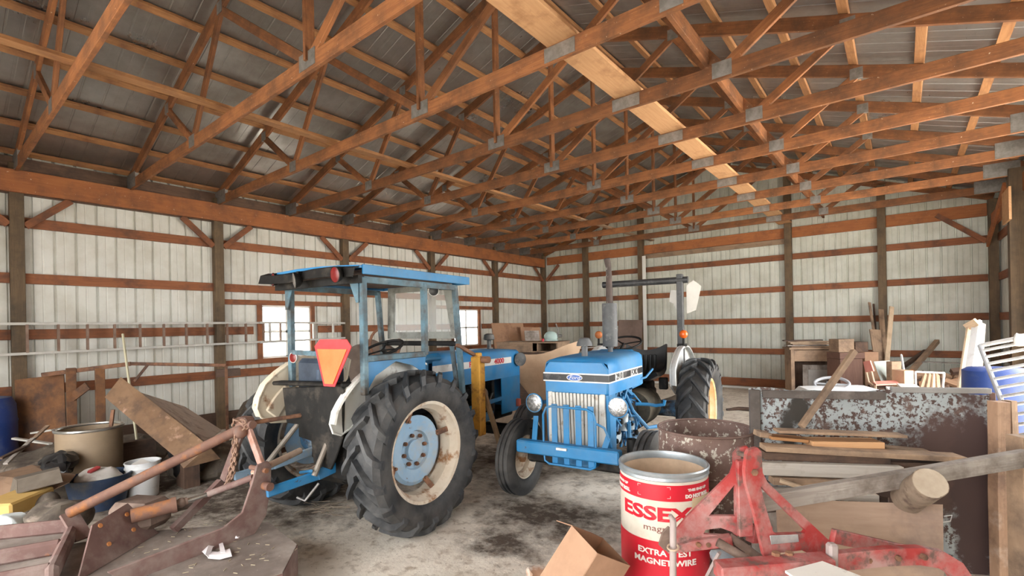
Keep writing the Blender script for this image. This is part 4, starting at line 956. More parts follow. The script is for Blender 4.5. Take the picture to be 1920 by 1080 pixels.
# ---- cardboard box lying open against the drum
D_ = at(1120, 1010, 2.62); A_ = at(1072, 960, 2.83); C_ = at(1202, 1056, 2.70)
u1 = (A_-D_); u2 = (C_-D_); u1n = u1.normalized(); u2 = u2-u1n*u2.dot(u1n); nn = u1.cross(u2).normalized(); nn = nn if nn.z < 0 else -nn
T = thing('cardboard_box', 'open brown cardboard box tipped on edge in front of the printed drum', 'box')
h_ = .36
def wall(p, q, nm='box_side', m=CARD):
    b = MB(); slab(b, [p, q, q+nn*h_, p+nn*h_], .005); return b.out(nm, m, T, smooth=False)
P0, P1, P2, P3 = D_, D_+u1, D_+u1+u2, D_+u2
wall(P0, P1); wall(P1, P2); wall(P2, P3); wall(P3, P0)
b = MB(); slab(b, [P0+nn*h_, P1+nn*h_, P2+nn*h_, P3+nn*h_], .005); b.out('box_bottom', CARD, T, smooth=False)
lowest = min((p+nn*h_).z for p in (P0, P1, P2, P3)); 
b = MB(); slab(b, [P1, P2, P2+u1n*.10+nn*.03, P1+u1n*.12+nn*.05], .004); b.out('box_flap', CARD, T, smooth=False)
for c in T.children: c.location.z -= (lowest-.005)
settle(T)
BOXDROP = lowest

# ---- crumpled paper bag at the bottom edge
c0 = onz(1022, 1092, .08)
b = MB().ball(c0, .13, (1.1, .8, .6), 24).jitter(.05, 2, 9)
tag(b.out('paper_bag', mat('crumpled_white_paper', [(.62, .56, .48), (.74, .69, .62)], sc=5, rough=.85, bump=.1, dirt=((.42, .24, .15), .35, 4, .05)), ang=20), 'crumpled paper bag on the floor left of the cardboard box', 'bag')

# ---- red plow toolbar with three point mast
T = thing('plow_frame', 'faded red plow frame with a tall A-shaped hitch mast', 'plow')
def plate(px, dep, th, m, name, yaw=0, hole=None, par=T, ref=None, bev=.006):
    """flat steel plate standing in the place; outline measured in the plane through ref"""
    ref = ref or px[0]; o = at(*ref, dep)
    x = V((_rr.x*math.cos(yaw)-_rr.y*math.sin(yaw), _rr.x*math.sin(yaw)+_rr.y*math.cos(yaw), 0)).normalized(); n = x.cross(V((0, 0, 1)))
    def loc(p):
        d = at(p[0], p[1], 1)-EYE; t = (o-EYE).dot(n)/d.dot(n); q = EYE+d*t-o; return (q.dot(x), q.z)
    b = MB().prism([loc(p) for p in px], th, o, x, (0, 0, 1), bev if not hole else 0, holes=[[loc(p) for p in h] for h in hole] if hole else ())
    return b.out(name, m, par, ang=40), o, x
rp, o1, xr1 = plate([(1398, 850), (1402, 842), (1417, 838), (1425, 846), (1427, 885), (1436, 903), (1512, 975), (1556, 1016), (1558, 1056), (1538, 1048), (1500, 1030), (1448, 1036), (1438, 1052), (1430, 1040), (1412, 960), (1396, 905), (1394, 880)],
      2.36, .022, REDPAINT, 'mast_plate', .25, [[(1423, 910), (1509, 994), (1505, 998), (1452, 1000), (1446, 994), (1430, 940)]], ref=(1425, 980))
b = MB()
for px, py, r_ in ((1410, 883, .017), (1405, 856, .0)):
    if r_: p = at(px, py, 2.36); b.cyl(p-_f*.03, p+_f*.02, r_, n=6)
for px in (1455, 1480): p = at(px, 1043, 2.33); b.cyl(p+V((0, 0, -.03)), p+V((0, 0, .02)), .020, n=6)
b.out('bolt', RUSTM, T)
plate([(1443, 1004), (1496, 1002), (1498, 1016), (1446, 1021)], 2.335, .004, mat('worn_maker_plate', [(.42, .44, .45), (.60, .61, .60)], sc=14, rough=.4, metal=.5, bump=.05), 'maker_plate', .25, ref=(1425, 980))
# second mast side, runs down to the left hitch pin
plate([(1374, 850), (1384, 838), (1400, 836), (1404, 842), (1388, 856), (1387, 880), (1386, 1000), (1380, 1006), (1372, 996), (1350, 988), (1322, 992), (1318, 1000), (1374, 1004), (1376, 1018), (1252, 1034), (1246, 1024), (1252, 1010), (1290, 965), (1368, 888), (1374, 870)],
      2.52, .022, REDPAINT, 'mast_plate', -.18, [[(1328, 966), (1376, 908), (1377, 966)]], ref=(1380, 940))
b = MB(); p, q = at(1394, 862, 2.42), at(1397, 1004, 2.46); b.bar(p, q, .07, .03, up=_f, bev=.004); b.out('mast_leg', REDPAINT, T)
b = MB().tube([at(1405, 856, 2.34), at(1386, 850, 2.5)], .013, 10).out('hitch_pin', IRON, T)
b = MB()
for px in (1306, 1324): p = at(px, 1017, 2.53); b.cyl(p-_f*.035, p+_f*.0, .012, n=12)
b.out('bolt', RUSTM, T)
plate([(1296, 1012), (1370, 1002), (1374, 1022), (1252, 1036), (1250, 1028)], 2.50, .05, REDPAINT, 'hitch_bar', -.18, ref=(1380, 940))
# left hitch pin with clevis
b = MB().tube([at(1256, 966, 2.33), at(1262, 975, 2.33), at(1262, 1130, 2.32)], [.010, .016, .017], 12); b.out('hitch_rod', mat('grey_pink_old_steel', [(.33, .26, .25), (.42, .35, .33)], sc=7, rough=.65, bump=.15), T)
b = MB().prism([(0, 0), (.03, .035), (.04, .10), (.02, .12), (-.01, .09), (-.03, .03)], .012, at(1246, 1032, 2.36), _rr, (0, 0, 1), bev=.003)
b.prism([(0, 0), (.03, .035), (.04, .10), (.02, .12), (-.01, .09), (-.03, .03)], .012, at(1252, 1036, 2.42), _rr, (0, 0, 1), bev=.003); b.out('clevis', IRON, T)
b = MB().tube([at(1262, 1026, 2.31)+V((.025*math.cos(a), .025*math.sin(a), .006*math.sin(a))) for a in [2*math.pi*k/16 for k in range(16)]], .005, 6, closed=True); b.out('ring', mat('tan_ring', [(.5, .36, .26)], rough=.6), T)
# crossbar and beams
slab_p = lambda pts: [at(*p) for p in pts]
b = MB().bar(at(1345, 1072, 2.28), at(1556, 1056, 2.30), .10, .075, bev=.008); b.out('toolbar', REDPAINT, T)
b = MB().bar(at(1560, 1018, 2.32), at(1560, 1110, 2.31), .045, .045, up=_f, bev=.01); b.out('upright', mat('grey_pink_old_steel', []), T)
arc = [(1558, 1052, 2.32), (1600, 1048, 2.33), (1660, 1042, 2.35), (1720, 1040, 2.37), (1760, 1047, 2.38), (1788, 1064, 2.38), (1806, 1090, 2.37), (1816, 1125, 2.36)]
b = MB(); pts = [at(*p) for p in arc]
for i in range(len(pts)-1): pass
rows = []
for i, p in enumerate(pts):
    t_ = (pts[min(i+1, len(pts)-1)]-pts[max(i-1, 0)]).normalized(); side = _f.copy(); upv = t_.cross(side).normalized(); upv = upv if (upv.z > 0 or i > 5) else -upv
    upv = -upv if upv.dot(V((0, 0, 1))+_rr*.8) < 0 else upv
    rows.append([p+upv*.042-side*.02, p+upv*.042+side*.02, p-upv*.042+side*.02, p-upv*.042-side*.02])
vs = [q for r_ in rows for q in r_]; fs = [(0, 1, 2, 3), tuple(range(len(vs)-4, len(vs)))[::-1]]
for i in range(len(rows)-1):
    for j in range(4): fs.append((i*4+j, i*4+(j+1) % 4, i*4+4+(j+1) % 4, i*4+4+j))
b.mesh(vs, fs); bmesh.ops.recalc_face_normals(b.bm, faces=b.bm.faces); b.out('plow_beam', REDPAINT, T, ang=40)
b = MB()
for px, py in ((1604, 1053), (1628, 1050), (1683, 1046), (1732, 1044)): p = at(px, py, 2.33); b.cyl(p-_f*.012, p+_f*.01, .014, n=6)
b.out('bolt', RUSTM, T)
b = MB().bar(at(1560, 1004, 2.45), at(1700, 1035, 2.62), .03, .07, bev=.005); b.out('rear_beam', REDPAINT, T)
b = MB().bar(at(1406, 1000, 2.55), at(1440, 1000, 2.62), .05, .09, bev=.005); b.out('cross_piece', REDPAINT, T)
b = MB()
for pts in ([(1345, 1016, 2.42), (1440, 1072, 2.34)], [(1368, 1005, 2.52), (1436, 1056, 2.42)]):
    b = MB().tube([at(*p) for p in pts], .022, 14); b.out('iron_pipe', IRON, T)
# feet that carry the frame
MB().bar(at(1380, 1075, 2.30), V((at(1380, 1075, 2.30).x, at(1380, 1075, 2.30).y, 0)), .06, .04, up=_rr).out('leg', REDPAINT, T)
p = at(1816, 1125, 2.36); MB().bar(p+V((0, 0, .04)), V((p.x, p.y, 0)), .05, .04, up=_rr).out('leg', REDPAINT, T)
p = at(1262, 1128, 2.32); MB().cyl(p, V((p.x, p.y, 0)), .016).out('leg', IRON, T)
settle(T)
# white painted board lying over the toolbar
b = MB(); slab(b, [at(1472, 1072, 2.2), at(1542, 1054, 2.24), at(1640, 1092, 2.1), at(1560, 1130, 2.0)], .012)
tag(b.out('white_board', mat('chipped_white_board', [(.74, .71, .66), (.80, .77, .72)], sc=4, rough=.6, dirt=((.4, .35, .28), .15, 12, .05)), smooth=False), 'chipped white board lying over the red toolbar at the bottom edge', 'board')
# bits between drum and plow
b = MB().ball(onz(1395, 1062, .26), .16, (1.3, .6, .45), 20, rot=(0, .3, .5)).jitter(.03, 5, 8)
tag(b.out('plastic_sack', mat('grey_blue_plastic_film', [(.20, .23, .26), (.38, .41, .43)], sc=7, rough=.35, bump=.2)), 'grey crumpled plastic sack under the red plow mast', 'sack')
b = MB().lathe([(0, .0), (.17, .0), (.18, .18), (.17, .19), (.14, .195), (0, .19)], 32, onz(1366, 1078, 0)+V((.0, -.15, 0)))
tag(b.out('metal_can', mat('dusty_can', [(.25, .21, .19), (.36, .31, .28)], sc=5, rough=.6, metal=.3)), 'low round dusty can at the bottom edge right of the drum', 'can')
b = MB().bar(at(1349, 1036, 2.75), onz(1300, 1130, .02), .025, .015); tag(b.out('flat_iron', mat('grey_pink_old_steel', [])), 'thin flat iron leaning beside the printed drum', 'bar')

# ---- rusted sheet-metal panel on edge
pl0 = at(1404, 733, 3.52); pl1 = at(1862, 745, 3.16); zt_ = 1.2
a0 = V((pl0.x, pl0.y, 0)); a1 = V((pl1.x, pl1.y, 0)); dx = (a1-a0).normalized(); Lp = (a1-a0).length; nrm = dx.cross(V((0, 0, 1))).normalized()
PANELM = mat('rust_eaten_grey_paint', [(.30, .335, .35), (.40, .44, .455)], sc=2.5, rough=.6, bump=.06, dirt=((.085, .05, .042), .44, 38, .02), dirt2=((.14, .09, .075), .27, 9, .03),
    spots=[((1.22, 0, .75), (.34, 9, .36), (.085, .05, .045), .35), ((1.0, 0, .55), (.45, 9, .22), (.10, .06, .05), .3), ((1.36, 0, .5), (.16, 9, .8), (.07, .042, .04), .3), ((.33, 0, 1.04), (.10, 9, .16), (.035, .03, .025), .4), ((.25, 0, .88), (.07, 9, .2), (.04, .035, .03), .4), ((1.10, 0, .12), (.14, 9, .26), (.34, .38, .40), .2)])
T = thing('tailgate_panel', 'tall grey sheet-metal panel eaten by dark rust, standing behind the board pile', 'panel', a0, math.atan2(dx.y, dx.x))
rows = []
for i in range(13):
    z = zt_*i/12; row = []
    for j in range(25):
        x = Lp*j/24; yy = .006*math.sin(x*9+z*2)+.004*math.sin(z*11)
        zz = z+(.012*math.sin(x*7+.6)+.008*math.sin(x*17) if i == 12 else 0)
        row.append((x, yy, zz))
    rows.append(row)
MB().sheet(rows, .006).out('panel_sheet', PANELM, T)
DFR = mat('dark_frame_steel', [(.085, .07, .062), (.13, .11, .10)], sc=6, rough=.7, bump=.1, dirt=((.24, .2, .18), .25, 5, .1))
MB().box((.035, -.012, zt_/2), (.07, .035, zt_), bev=.004).out('edge_frame', DFR, T)
MB().box((Lp*.32, -.012, zt_-.03), (Lp*.52, .035, .055), bev=.004).out('top_frame', DFR, T)
MB().box((Lp*.80, .005, zt_+.01), (Lp*.38, .045, .035), bev=.004).out('top_frame', mat('grey_bent_lip', [(.25, .24, .23), (.34, .33, .32)], sc=5, rough=.55), T)
b = MB()
for k in range(34): b.ball((Lp-.02, -.008, .04+k*.034), .008, (1, .6, 1), 8)
b.out('edge_rivet', RUSTM, T)
MB().box((Lp-.005, .0, zt_/2), (.03, .03, zt_), bev=.006).out('edge_frame', RUSTD, T)

# ---- things leaning at the right end
def seg(name, m, label, cat, p, q, w_, h_, up=(0, 0, 1), group=None, jit=0):
    b = MB().bar(p, q, w_, h_, up, bev=.002)
    if jit: 
        bmesh.ops.subdivide_edges(b.bm, edges=b.bm.edges, cuts=3, use_grid_fill=True); b.jitter(jit, random.random()*9, 5)
    return tag(b.out(name, m), label, cat, group)
ROT = wood('rotten_pale_wood', (.50, .33, .22), (.36, .22, .14), .1, dirt=((.20, .12, .08), .4, 5, .1), dirt2=((.62, .52, .44), .25, 3, .1))
p = at(1872, 752, 3.10); seg('fence_post', ROT, 'rotten pale timber standing against the right end of the rusted panel', 'post', (p.x, p.y, 0), (p.x, p.y, p.z), .088, .07, up=_f, jit=.009)
zs = [.0, .26, .50, .74, .86, .98, 1.09]
T = None
for k, (px, y0, y1) in enumerate(((1893, 748, 787), (1892, 787, 803), (1893, 803, 842))):
    p, q = at(px, y0, 3.25), at(px, y1, 3.25)
seg('stub_post', W_TAN, 'short square timber with notched end behind the rotten post', 'post', (at(1895, 748, 3.32).x, at(1895, 748, 3.32).y, 0), at(1892, 750, 3.32), .045, .07, up=_f, jit=.006)
p = at(1912, 817, 2.85); seg('fence_post', W_TAN, 'brown square timber cut by the right edge of the picture, carrying the long board', 'post', (p.x, p.y, 0), p, .07, .10, up=_f)
# long board over all of it
seg('long_board', W_GREY, 'long grey timber sloping from behind the red mast up to the right edge', 'board', at(1424, 943, 2.62), at(1925, 858, 2.68), .05, .088)
# board pile (things of their own), resting on trestle blocks
W_PALE = wood('pale_grey_board', (.66, .62, .57), (.50, .46, .41), .05, dirt=((.3, .25, .2), .2, 5, .1))
BP = [  # label, material, left px/py/dep, right px/py/dep, width, thickness
 ('top tan strip of the board pile, slightly bowed', W_TAN, (1455, 807, 3.20), (1692, 816, 3.12), .10, .018),
 ('short orange-brown board just under the top strip, at its left end', W_PURLIN, (1440, 818, 3.22), (1508, 824, 3.20), .12, .02),
 ('reddish square-cut board end at the top left of the pile', W_TAN, (1419, 812, 3.25), (1440, 815, 3.25), .10, .035),
 ('short peach-coloured board in the middle of the pile top', W_PINE, (1514, 829, 3.18), (1646, 831, 3.14), .14, .04),
 ('long split tan board with broken right end in the pile', W_TAN, (1430, 838, 3.12), (1800, 858, 2.98), .12, .032),
 ('splintered tan board end behind the long split board', W_TAN, (1655, 838, 3.2), (1738, 846, 3.15), .08, .018),
 ('dark grey board in the left half of the pile', W_DARK, (1426, 850, 3.16), (1657, 859, 3.08), .14, .048),
 ('nearly black board at the right of the pile', W_DARK, (1657, 866, 3.10), (1790, 871, 3.02), .13, .035),
 ('wide pale grey board facing the camera', W_PALE, (1424, 877, 3.06), (1690, 886, 2.96), .05, .080),
 ('thin tan board right of the wide pale board', W_TAN, (1690, 879, 3.04), (1745, 876, 3.00), .10, .018),
 ('grey-tan board under the wide pale board', W_TAN, (1445, 899, 3.05), (1680, 908, 2.95), .08, .045),
 ('lowest pale board of the pile behind the red mast', W_PALE, (1432, 921, 3.02), (1640, 930, 2.92), .10, .04),
]
for l, m, a, c, w_, h_ in BP: seg('board', m, l, 'board', at(*a), at(*c), w_, h_, group=None)
seg('wood_block', W_LIGHT, 'orange broken splinter sticking out under the pile', 'block', at(1462, 901, 2.98), at(1502, 914, 2.92), .03, .02)
# rough cribbing that carries the pile
for k, (px, py, d_, l) in enumerate(((1450, 936, 3.12, 'dark block carrying the left end of the board pile'), (1640, 935, 3.0, 'dark block carrying the middle of the board pile'))):
    p = at(px, py, d_); tag(MB().box((p.x, p.y, p.z/2), (.14, .16, p.z), bev=.004).out('support_block', W_DARK), l, 'block')
# plywood sheet leaning in front
p0, p1 = at(1455, 935, 2.86), at(1766, 946, 2.72); q0, q1 = at(1462, 1085, 2.72), at(1768, 1100, 2.58)
b = MB(); slab(b, [p0, p1, q1, q0], .018)
tag(b.out('plywood_sheet', mat('stained_plywood', [(.38, .26, .19), (.47, .34, .25)], sc=2, coord='Object', stretch=(1, 1, 7), rough=.8, bump=.06, dirt=((.17, .125, .12), .22, 2.4, .14)), smooth=False), 'stained plywood sheet leaning behind the red plow', 'board')
b = MB(); slab(b, [at(1410, 962, 2.98), at(1464, 960, 2.96), at(1464, 1060, 2.9), at(1410, 1060, 2.92)], .02)
tag(b.out('plywood_scrap', W_GREY, smooth=False), 'narrow grey board end standing behind the red mast plate', 'board')
# log
lg = MB(); p, q = at(1700, 935, 2.72), at(1744, 906, 2.46)
lg.tube([p+(q-p)*t for t in (0, .2, .4, .6, .8, 1)], [.078, .080, .078, .080, .078, .076], 22).jitter(.006, 3, 14)
T = thing('log', 'short cut log lying across the long sloping board', 'log'); 
lg.out('bark', mat('grey_brown_bark', [(.34, .26, .19), (.20, .15, .11)], sc=5, rough=.9, bump=.5, dirt=((.12, .08, .06), .3, 12, .08)), T)
MB().cyl(q, q+(q-p).normalized()*.004, .074, n=22).out('cut_face', mat('cut_wood_end', [(.50, .42, .33), (.40, .32, .24)], sc=9, rough=.85, bump=.2), T); settle(T)
# leaning lath
seg('lath', W_TAN, 'long lath leaning diagonally on the rusted panel', 'board', at(1502, 800, 3.12), at(1602, 658, 3.25), .035, .035, up=_f)
b = MB().tube([at(1770, 968, 2.9), at(1785, 966, 2.9), at(1782, 977, 2.9), at(1762, 980, 2.9)], .003, 6)
tag(b.out('wire_scrap', WHPL), 'small white wire loop hanging on the rusted panel', 'wire')

# ================================================================== LEFT FOREGROUND: rear blade implement
T = thing('brush_cutter', 'rusty three point brush cutter with flat deck behind the cab tractor', 'implement')
dk = [(-3.74, 1.66), (-3.20, 1.60), (-2.90, 1.36), (-3.05, .30), (-3.9, .10), (-4.55, .55), (-4.25, 1.12)]
b = MB().prism(dk, .012, (0, 0, .255), (1, 0, 0), (0, 1, 0), bev=0)
b.out('deck', DECK, T)
b = MB()
for (x0, y0), (x1, y1) in zip(dk, dk[1:]+dk[:1]):
    ox = .04
    b.sheet([[(x0, y0, .255), (x0*1.0, y0, .15), (x0, y0, .06)], [(x1, y1, .255), (x1, y1, .15), (x1, y1, .06)]], .008)
b.out('deck_skirt', PURPLE, T)
b = MB()
for k in range(60):
    x = random.uniform(-4.1, -3.1); y = random.uniform(.7, 1.55); a = random.random()*6
    b.bar((x, y, .2635), (x+.03*math.cos(a), y+.03*math.sin(a), .2635), .003, .003)
o = b.out('straw', mat('pale_straw', [(.42, .35, .24)], rough=.8), T); o['kind'] = 'stuff'
hp = L1(.215, -.99, .58)
HP = lambda x, y, z: L1(x, y, z)
# right hitch plate
b = MB().prism([(-.06, .16), (.02, .17), (.045, .13), (.04, .0), (-.0, -.22), (-.12, -.36), (-.20, -.38), (-.40, -.37), (-.85, -.31), (-.92, -.22), (-.30, -.20), (-.17, -.14), (-.10, .04)], .02, HP(.18, -.99, .58), HP(0, 1, 0)-HP(0, 0, 0), (0, 0, 1), bev=.004)
b.out('hitch_plate', PURPLE, T)
MB().cyl(HP(.05, -1.0, .58), HP(.26, -1.0, .58), .030).cyl(HP(.02, -1.0, .69), HP(.22, -1.0, .69), .018).out('hitch_pin', RUSTO, T)
MB().bar(HP(.12, -.96, .66), HP(-.10, -.95, .97), .03, .06, bev=.004).out('mast_brace', mat('pinkish_primer', [(.42, .24, .20), (.50, .31, .26)], sc=5, rough=.7, dirt=((.3, .15, .1), .3, 7, .08)), T)
MB().bar(HP(-.36, -1.0, .54), HP(-.14, -.96, .97), .03, .06, bev=.004).out('mast_brace', PURPLE, T)
MB().bar(HP(-.40, -1.0, .52), HP(-.36, -1.35, .28), .05, .05).out('hitch_plate', PURPLE, T)
mt = HP(-.12, -.96, .99)
MB().box(mt, (.12, .10, .11), rot=(0, 0, .3), bev=.02).cyl(mt+V((-.08, 0, .0)), mt+V((.09, .02, 0)), .03).ball(mt+V((.02, -.04, -.05)), .05).out('mast_head', RUSTO, T)
MB().tube([mt, HP(.02, -.46, 1.0)], .017, 10).out('top_link', RUSTM, T)
lo = onz(122, 966, .46)
MB().tube([mt+V((0, 0, -.02)), lo+(mt-lo)*.02], .036, 14).out('rear_strut', RUSTO, T)
# end bracket and gusset
MB().bar(onz(128, 962, .46)+V((0, 0, 0)), onz(158, 1010, .30), .10, .02, up=(0, 0, 1)).out('end_bracket', PURPLE, T)
g0 = [(240, 943, 4.02), (292, 1008, 3.68), (195, 1030, 3.35), (128, 1092, 3.05), (185, 985, 3.62)]
gp = [onz(238, 944, .52), onz(296, 1000, .262), onz(145, 1090, .262), onz(172, 985, .46)]
n_ = (gp[1]-gp[0]).cross(gp[2]-gp[0]).normalized(); d_ = gp[3]-EYE; gp[3] = EYE+d_*((gp[0]-EYE).dot(n_)/d_.dot(n_)); b = MB()
slab(b, gp, .012); b.out('gusset', PURPLE, T, smooth=False)
b = MB()
for t_ in ((.12, .2), (.22, .8), (.62, .35), (.62, .75)):
    a_ = gp[3].lerp(gp[2], t_[0]); c_ = gp[0].lerp(gp[1], t_[0]); p = a_.lerp(c_, t_[1]); b.cyl(p-n_*.014, p+n_*.014, .014, n=8)
b.out('bolt', mat('orange_rust_bolt', [(.62, .26, .08), (.5, .2, .07)], sc=9, rough=.8), T)
# hydraulic cylinder
c1, c2, c3, c4 = onz(246, 968, .45), onz(322, 948, .47), onz(392, 926, .49), HP(.05, -1.0, .62)
MB().cyl(c1, c2, .048).cyl(c2, c2+(c2-c1).normalized()*.03, .055).out('cylinder_barrel', RUSTO, T)
MB().cyl(c2, c3, .017).out('cylinder_rod', mat('shiny_rod', [(.55, .55, .53)], rough=.25, metal=.9), T)
MB().ball(c2+(c3-c2)*.25, .035).cyl(c2+(c3-c2)*.1, c2+(c3-c2)*.4, .028).out('clevis', IRON, T)
MB().cyl(c3, c4, .024).out('lower_strut', PURPLE, T)
MB().cyl(HP(.05, -1.0, .62)+V((0, 0, .03)), HP(-.05, -.55, .70), .026).out('pto_shaft', mat('peach_shaft', [(.50, .36, .27), (.58, .44, .34)], sc=5, rough=.6, dirt=((.3, .15, .1), .3, 8, .08)), T)
MB().box((gp[0]+V((-.1, .1, -.12))), (.34, .26, .20), rot=(0, 0, .5), bev=.05).out('gearbox', IRON, T)
b = MB(); slab(b, [onz(330, 990, .262), onz(350, 955, .30), onz(440, 968, .30), onz(400, 1000, .262)], .012)
MB().bar(onz(232, 978, .30), onz(392, 934, .34), .10, .05, bev=.006).out('cross_channel', DECK, T)
b.bm.free()
# left wing with long slots
b = MB()
for a_, c_ in (((-10, 1000), (140, 985)), ((-10, 1047), (118, 1024)), ((-10, 1092), (100, 1070))):
    b = MB().bar(onz(*a_, .34), onz(*c_, .34), .055, .10, bev=.02).out('wing_rail', PURPLE, T)
MB().bar(onz(140, 985, .34), onz(96, 1078, .34), .06, .10, bev=.02).out('wing_rail', PURPLE, T)
b = MB(); slab(b, [onz(-30, 1000, .29), onz(138, 990, .29), onz(90, 1090, .29), onz(-30, 1100, .29)], .01); b.out('wing_plate', DECK, T, smooth=False)
MB().box(onz(60, 1060, .14), (.2, .3, .28)).out('wing_foot', PURPLE, T)
settle(T)
# chain over the mast head
b = MB()
def chain(b, pts, r_=.006, l_=.034):
    n = 0; P = [V(p) for p in pts]
    for a, c in zip(P, P[1:]):
        k = max(1, int((c-a).length/(l_*.72)))
        for i in range(k):
            m_ = a.lerp(c, (i+.5)/k); d = (c-a).normalized(); x, y = perp(d); s_ = x if n % 2 else y; n += 1
            b.tube([m_+d*(l_/2*math.cos(t))+s_*(l_*.32*math.sin(t)) for t in [2*math.pi*j/10 for j in range(10)]], r_, 5, closed=True)
h = mt
chain(b, [h+V((.06, -.02, .02)), h+V((.0, -.08, .05)), h+V((-.06, -.05, -.02)), h+V((-.05, -.06, -.22)), h+V((-.10, -.08, -.42)), h+V((-.16, -.1, -.50))], .007, .045)
chain(b, [h+V((.07, 0, .0)), h+V((.03, -.07, -.06)), h+V((.00, -.07, -.20)), h+V((-.06, -.07, -.38)), h+V((-.14, -.09, -.49))], .007, .045)
tag(b.out('chain', mat('rusty_chain_iron', [(.22, .13, .09), (.32, .20, .14)], sc=12, rough=.8)), 'rusty chain hanging from the mast of the brush cutter', 'chain')
# rag on the deck
b = MB(); c0 = onz(418, 1022, .268)
gpts = []
pth = [(385, 1040), (392, 1020), (412, 1006), (440, 1003), (448, 996)]
for w_ in (-1, 0, 1):
    gpts.append([onz(px+w_*7, py+w_*6, .275+.02*(w_ == 0)+.008*(i % 2)) for i, (px, py) in enumerate(pth)])
b.sheet(gpts, .003)
g2 = [[onz(px+w_*2, py+w_*7, .272+.012*(w_ == 0)) for px, py in ((388, 1040), (410, 1042), (433, 1036))] for w_ in (-1, 0, 1)]
b.sheet(g2, .003); b.sheet([[onz(414+4*w_, 1018, .285), onz(418+5*w_, 1036, .28)] for w_ in (-1, 0, 1)], .003)
tag(b.out('rag', mat('torn_white_rag', [(.72, .66, .68), (.80, .76, .77)], sc=8, rough=.9, bump=.1)), 'torn white rag lying on the rusty deck', 'rag')
# twigs on the floor
b = MB()
for k in range(26):
    p = onz(random.uniform(540, 625), random.uniform(938, 968), .008+random.random()*.03); a = random.uniform(-.9, .9)+.6; l_ = random.uniform(.08, .28)
    b.tube([p, p+V((l_*.5*math.cos(a), l_*.5*math.sin(a), random.uniform(0, .02))), p+V((l_*math.cos(a+.3), l_*math.sin(a+.3), 0))], .003, 5)
tag(b.out('twigs', mat('dry_twig', [(.40, .33, .26), (.28, .22, .17)], sc=5, rough=.9)), 'scatter of dry twigs on the floor behind the large near tire', 'twigs', kind='stuff')
# ================================================================== LEFT SIDE CLUTTER
# aluminium ladder hung flat against the left wall
def ladder(name, label, y0, y1, zt0, zt1, zb0, zb1, x, m, mr, step=.305, parent_loc=None):
    T = thing(name, label, 'ladder')
    MB().bar((x, y0, zt0), (x, y1, zt1), .030, .036, bev=.003).out('rail', m, T)
    MB().bar((x, y0, zb0), (x, y1, zb1), .030, .036, bev=.003).out('rail', m, T)
    y = y0+.18; k = 0
    while y < y1-.05:
        t = (y-y0)/(y1-y0); MB().bar((x, y, zb0+(zb1-zb0)*t+.011), (x, y, zt0+(zt1-zt0)*t-.011), .040, .028, up=(0, 1, 0)).out('rung', mr, T)
        y += step
    return settle(T)
LADW = mat('grey_ladder_rail', [(.50, .48, .44), (.62, .60, .55)], sc=8, rough=.6, bump=.05)
LADB = mat('brown_ladder_rung', [(.20, .12, .085), (.28, .19, .14)], sc=8, rough=.7)
ladder('ladder', 'long ladder hung level along the left wall below the third board', .2, 4.42, 1.852, 1.84, 1.44, 1.50, -9.16, LADW, LADB)
ladder('ladder', 'lighter ladder end crossing in front of the first window', 3.95, 5.66, 1.845, 1.822, 1.485, 1.515, -9.11, LADW, LADW, .42)
# rusty steel frame: long rail on two flat uprights
RUSTB = mat('orange_brown_rust', [(.17, .075, .035), (.26, .12, .05)], sc=6, rough=.85, bump=.2, dirt=((.09, .05, .035), .4, 4, .1))
T = thing('rusty_rail_stand', 'rusty steel rail on two flat uprights standing by the left wall', 'stand')
def wz(px, py, d): return at(px, py, d)
MB().bar(wz(78, 703, 6.2), wz(246, 682, 6.6), .04, .055, bev=.006).out('rail', RUSTM, T)
MB().bar(wz(246, 682, 6.6), wz(424, 685, 7.0), .035, .045, bev=.006).out('rail', RUSTM, T)
for px, d in ((133, 6.3), (187, 6.45)):
    p = at(px, 690, d); MB().bar((p.x, p.y, 0), (p.x, p.y, p.z), .05, .10, up=(0, 1, 0), bev=.004).out('upright', RUSTB, T)
MB().bar(wz(277, 684, 6.65), wz(252, 715, 6.6), .02, .03).out('brace', RUSTM, T)
p = wz(424, 690, 7.0); MB().bar(p+V((0, 0, .03)), (p.x, p.y, 0), .03, .03, up=(0, 1, 0)).out('upright', RUSTM, T)
MB().bar(wz(143, 730, 6.3), wz(152, 742, 6.3), .02, .3).out('bracket', RUSTB, T)
settle(T)
# rusty plate leaning behind
def panel(name, m, label, cat, P, th=.01, group=None, smooth=False):
    b = MB(); slab(b, P, th); return tag(b.out(name, m, smooth=smooth), label, cat, group)
a_, c_ = at(28, 712, 6.3), at(120, 702, 6.35); 
panel('rusty_plate', RUSTB, 'large rusty brown plate leaning beside the blue barrel', 'plate', [a_, c_, V((c_.x+.12, c_.y, .0)), V((a_.x+.12, a_.y, .0))], .012)
seg('dark_bar', DFR, 'dark thin bar leaning on the wall beside the near post', 'bar', at(52, 622, 6.9), V((at(64, 700, 6.8).x, at(64, 700, 6.8).y, .02)), .04, .05, up=_f)
seg('broom_handle', mat('pale_yellow_stick', [(.66, .62, .44)], rough=.6), 'thin pale stick leaning above the tilted brown boards', 'stick', at(230, 626, 6.6), V((at(262, 800, 6.0).x, at(262, 800, 6.0).y, .02)), .022, .022, up=_f)
# blue barrel at the left edge
p = at(-32, 700, 5.9)
b = MB().lathe([(0, 0), (.26, 0), (.285, .05), (.29, .28), (.295, .30), (.29, .32), (.292, .62), (.297, .64), (.29, .66), (.28, .84), (.24, .93), (.12, .95), (0, .95)], 40, (p.x, p.y, 0))
tag(b.out('plastic_barrel', BLUEPL), 'blue plastic barrel at the left edge of the picture', 'barrel')
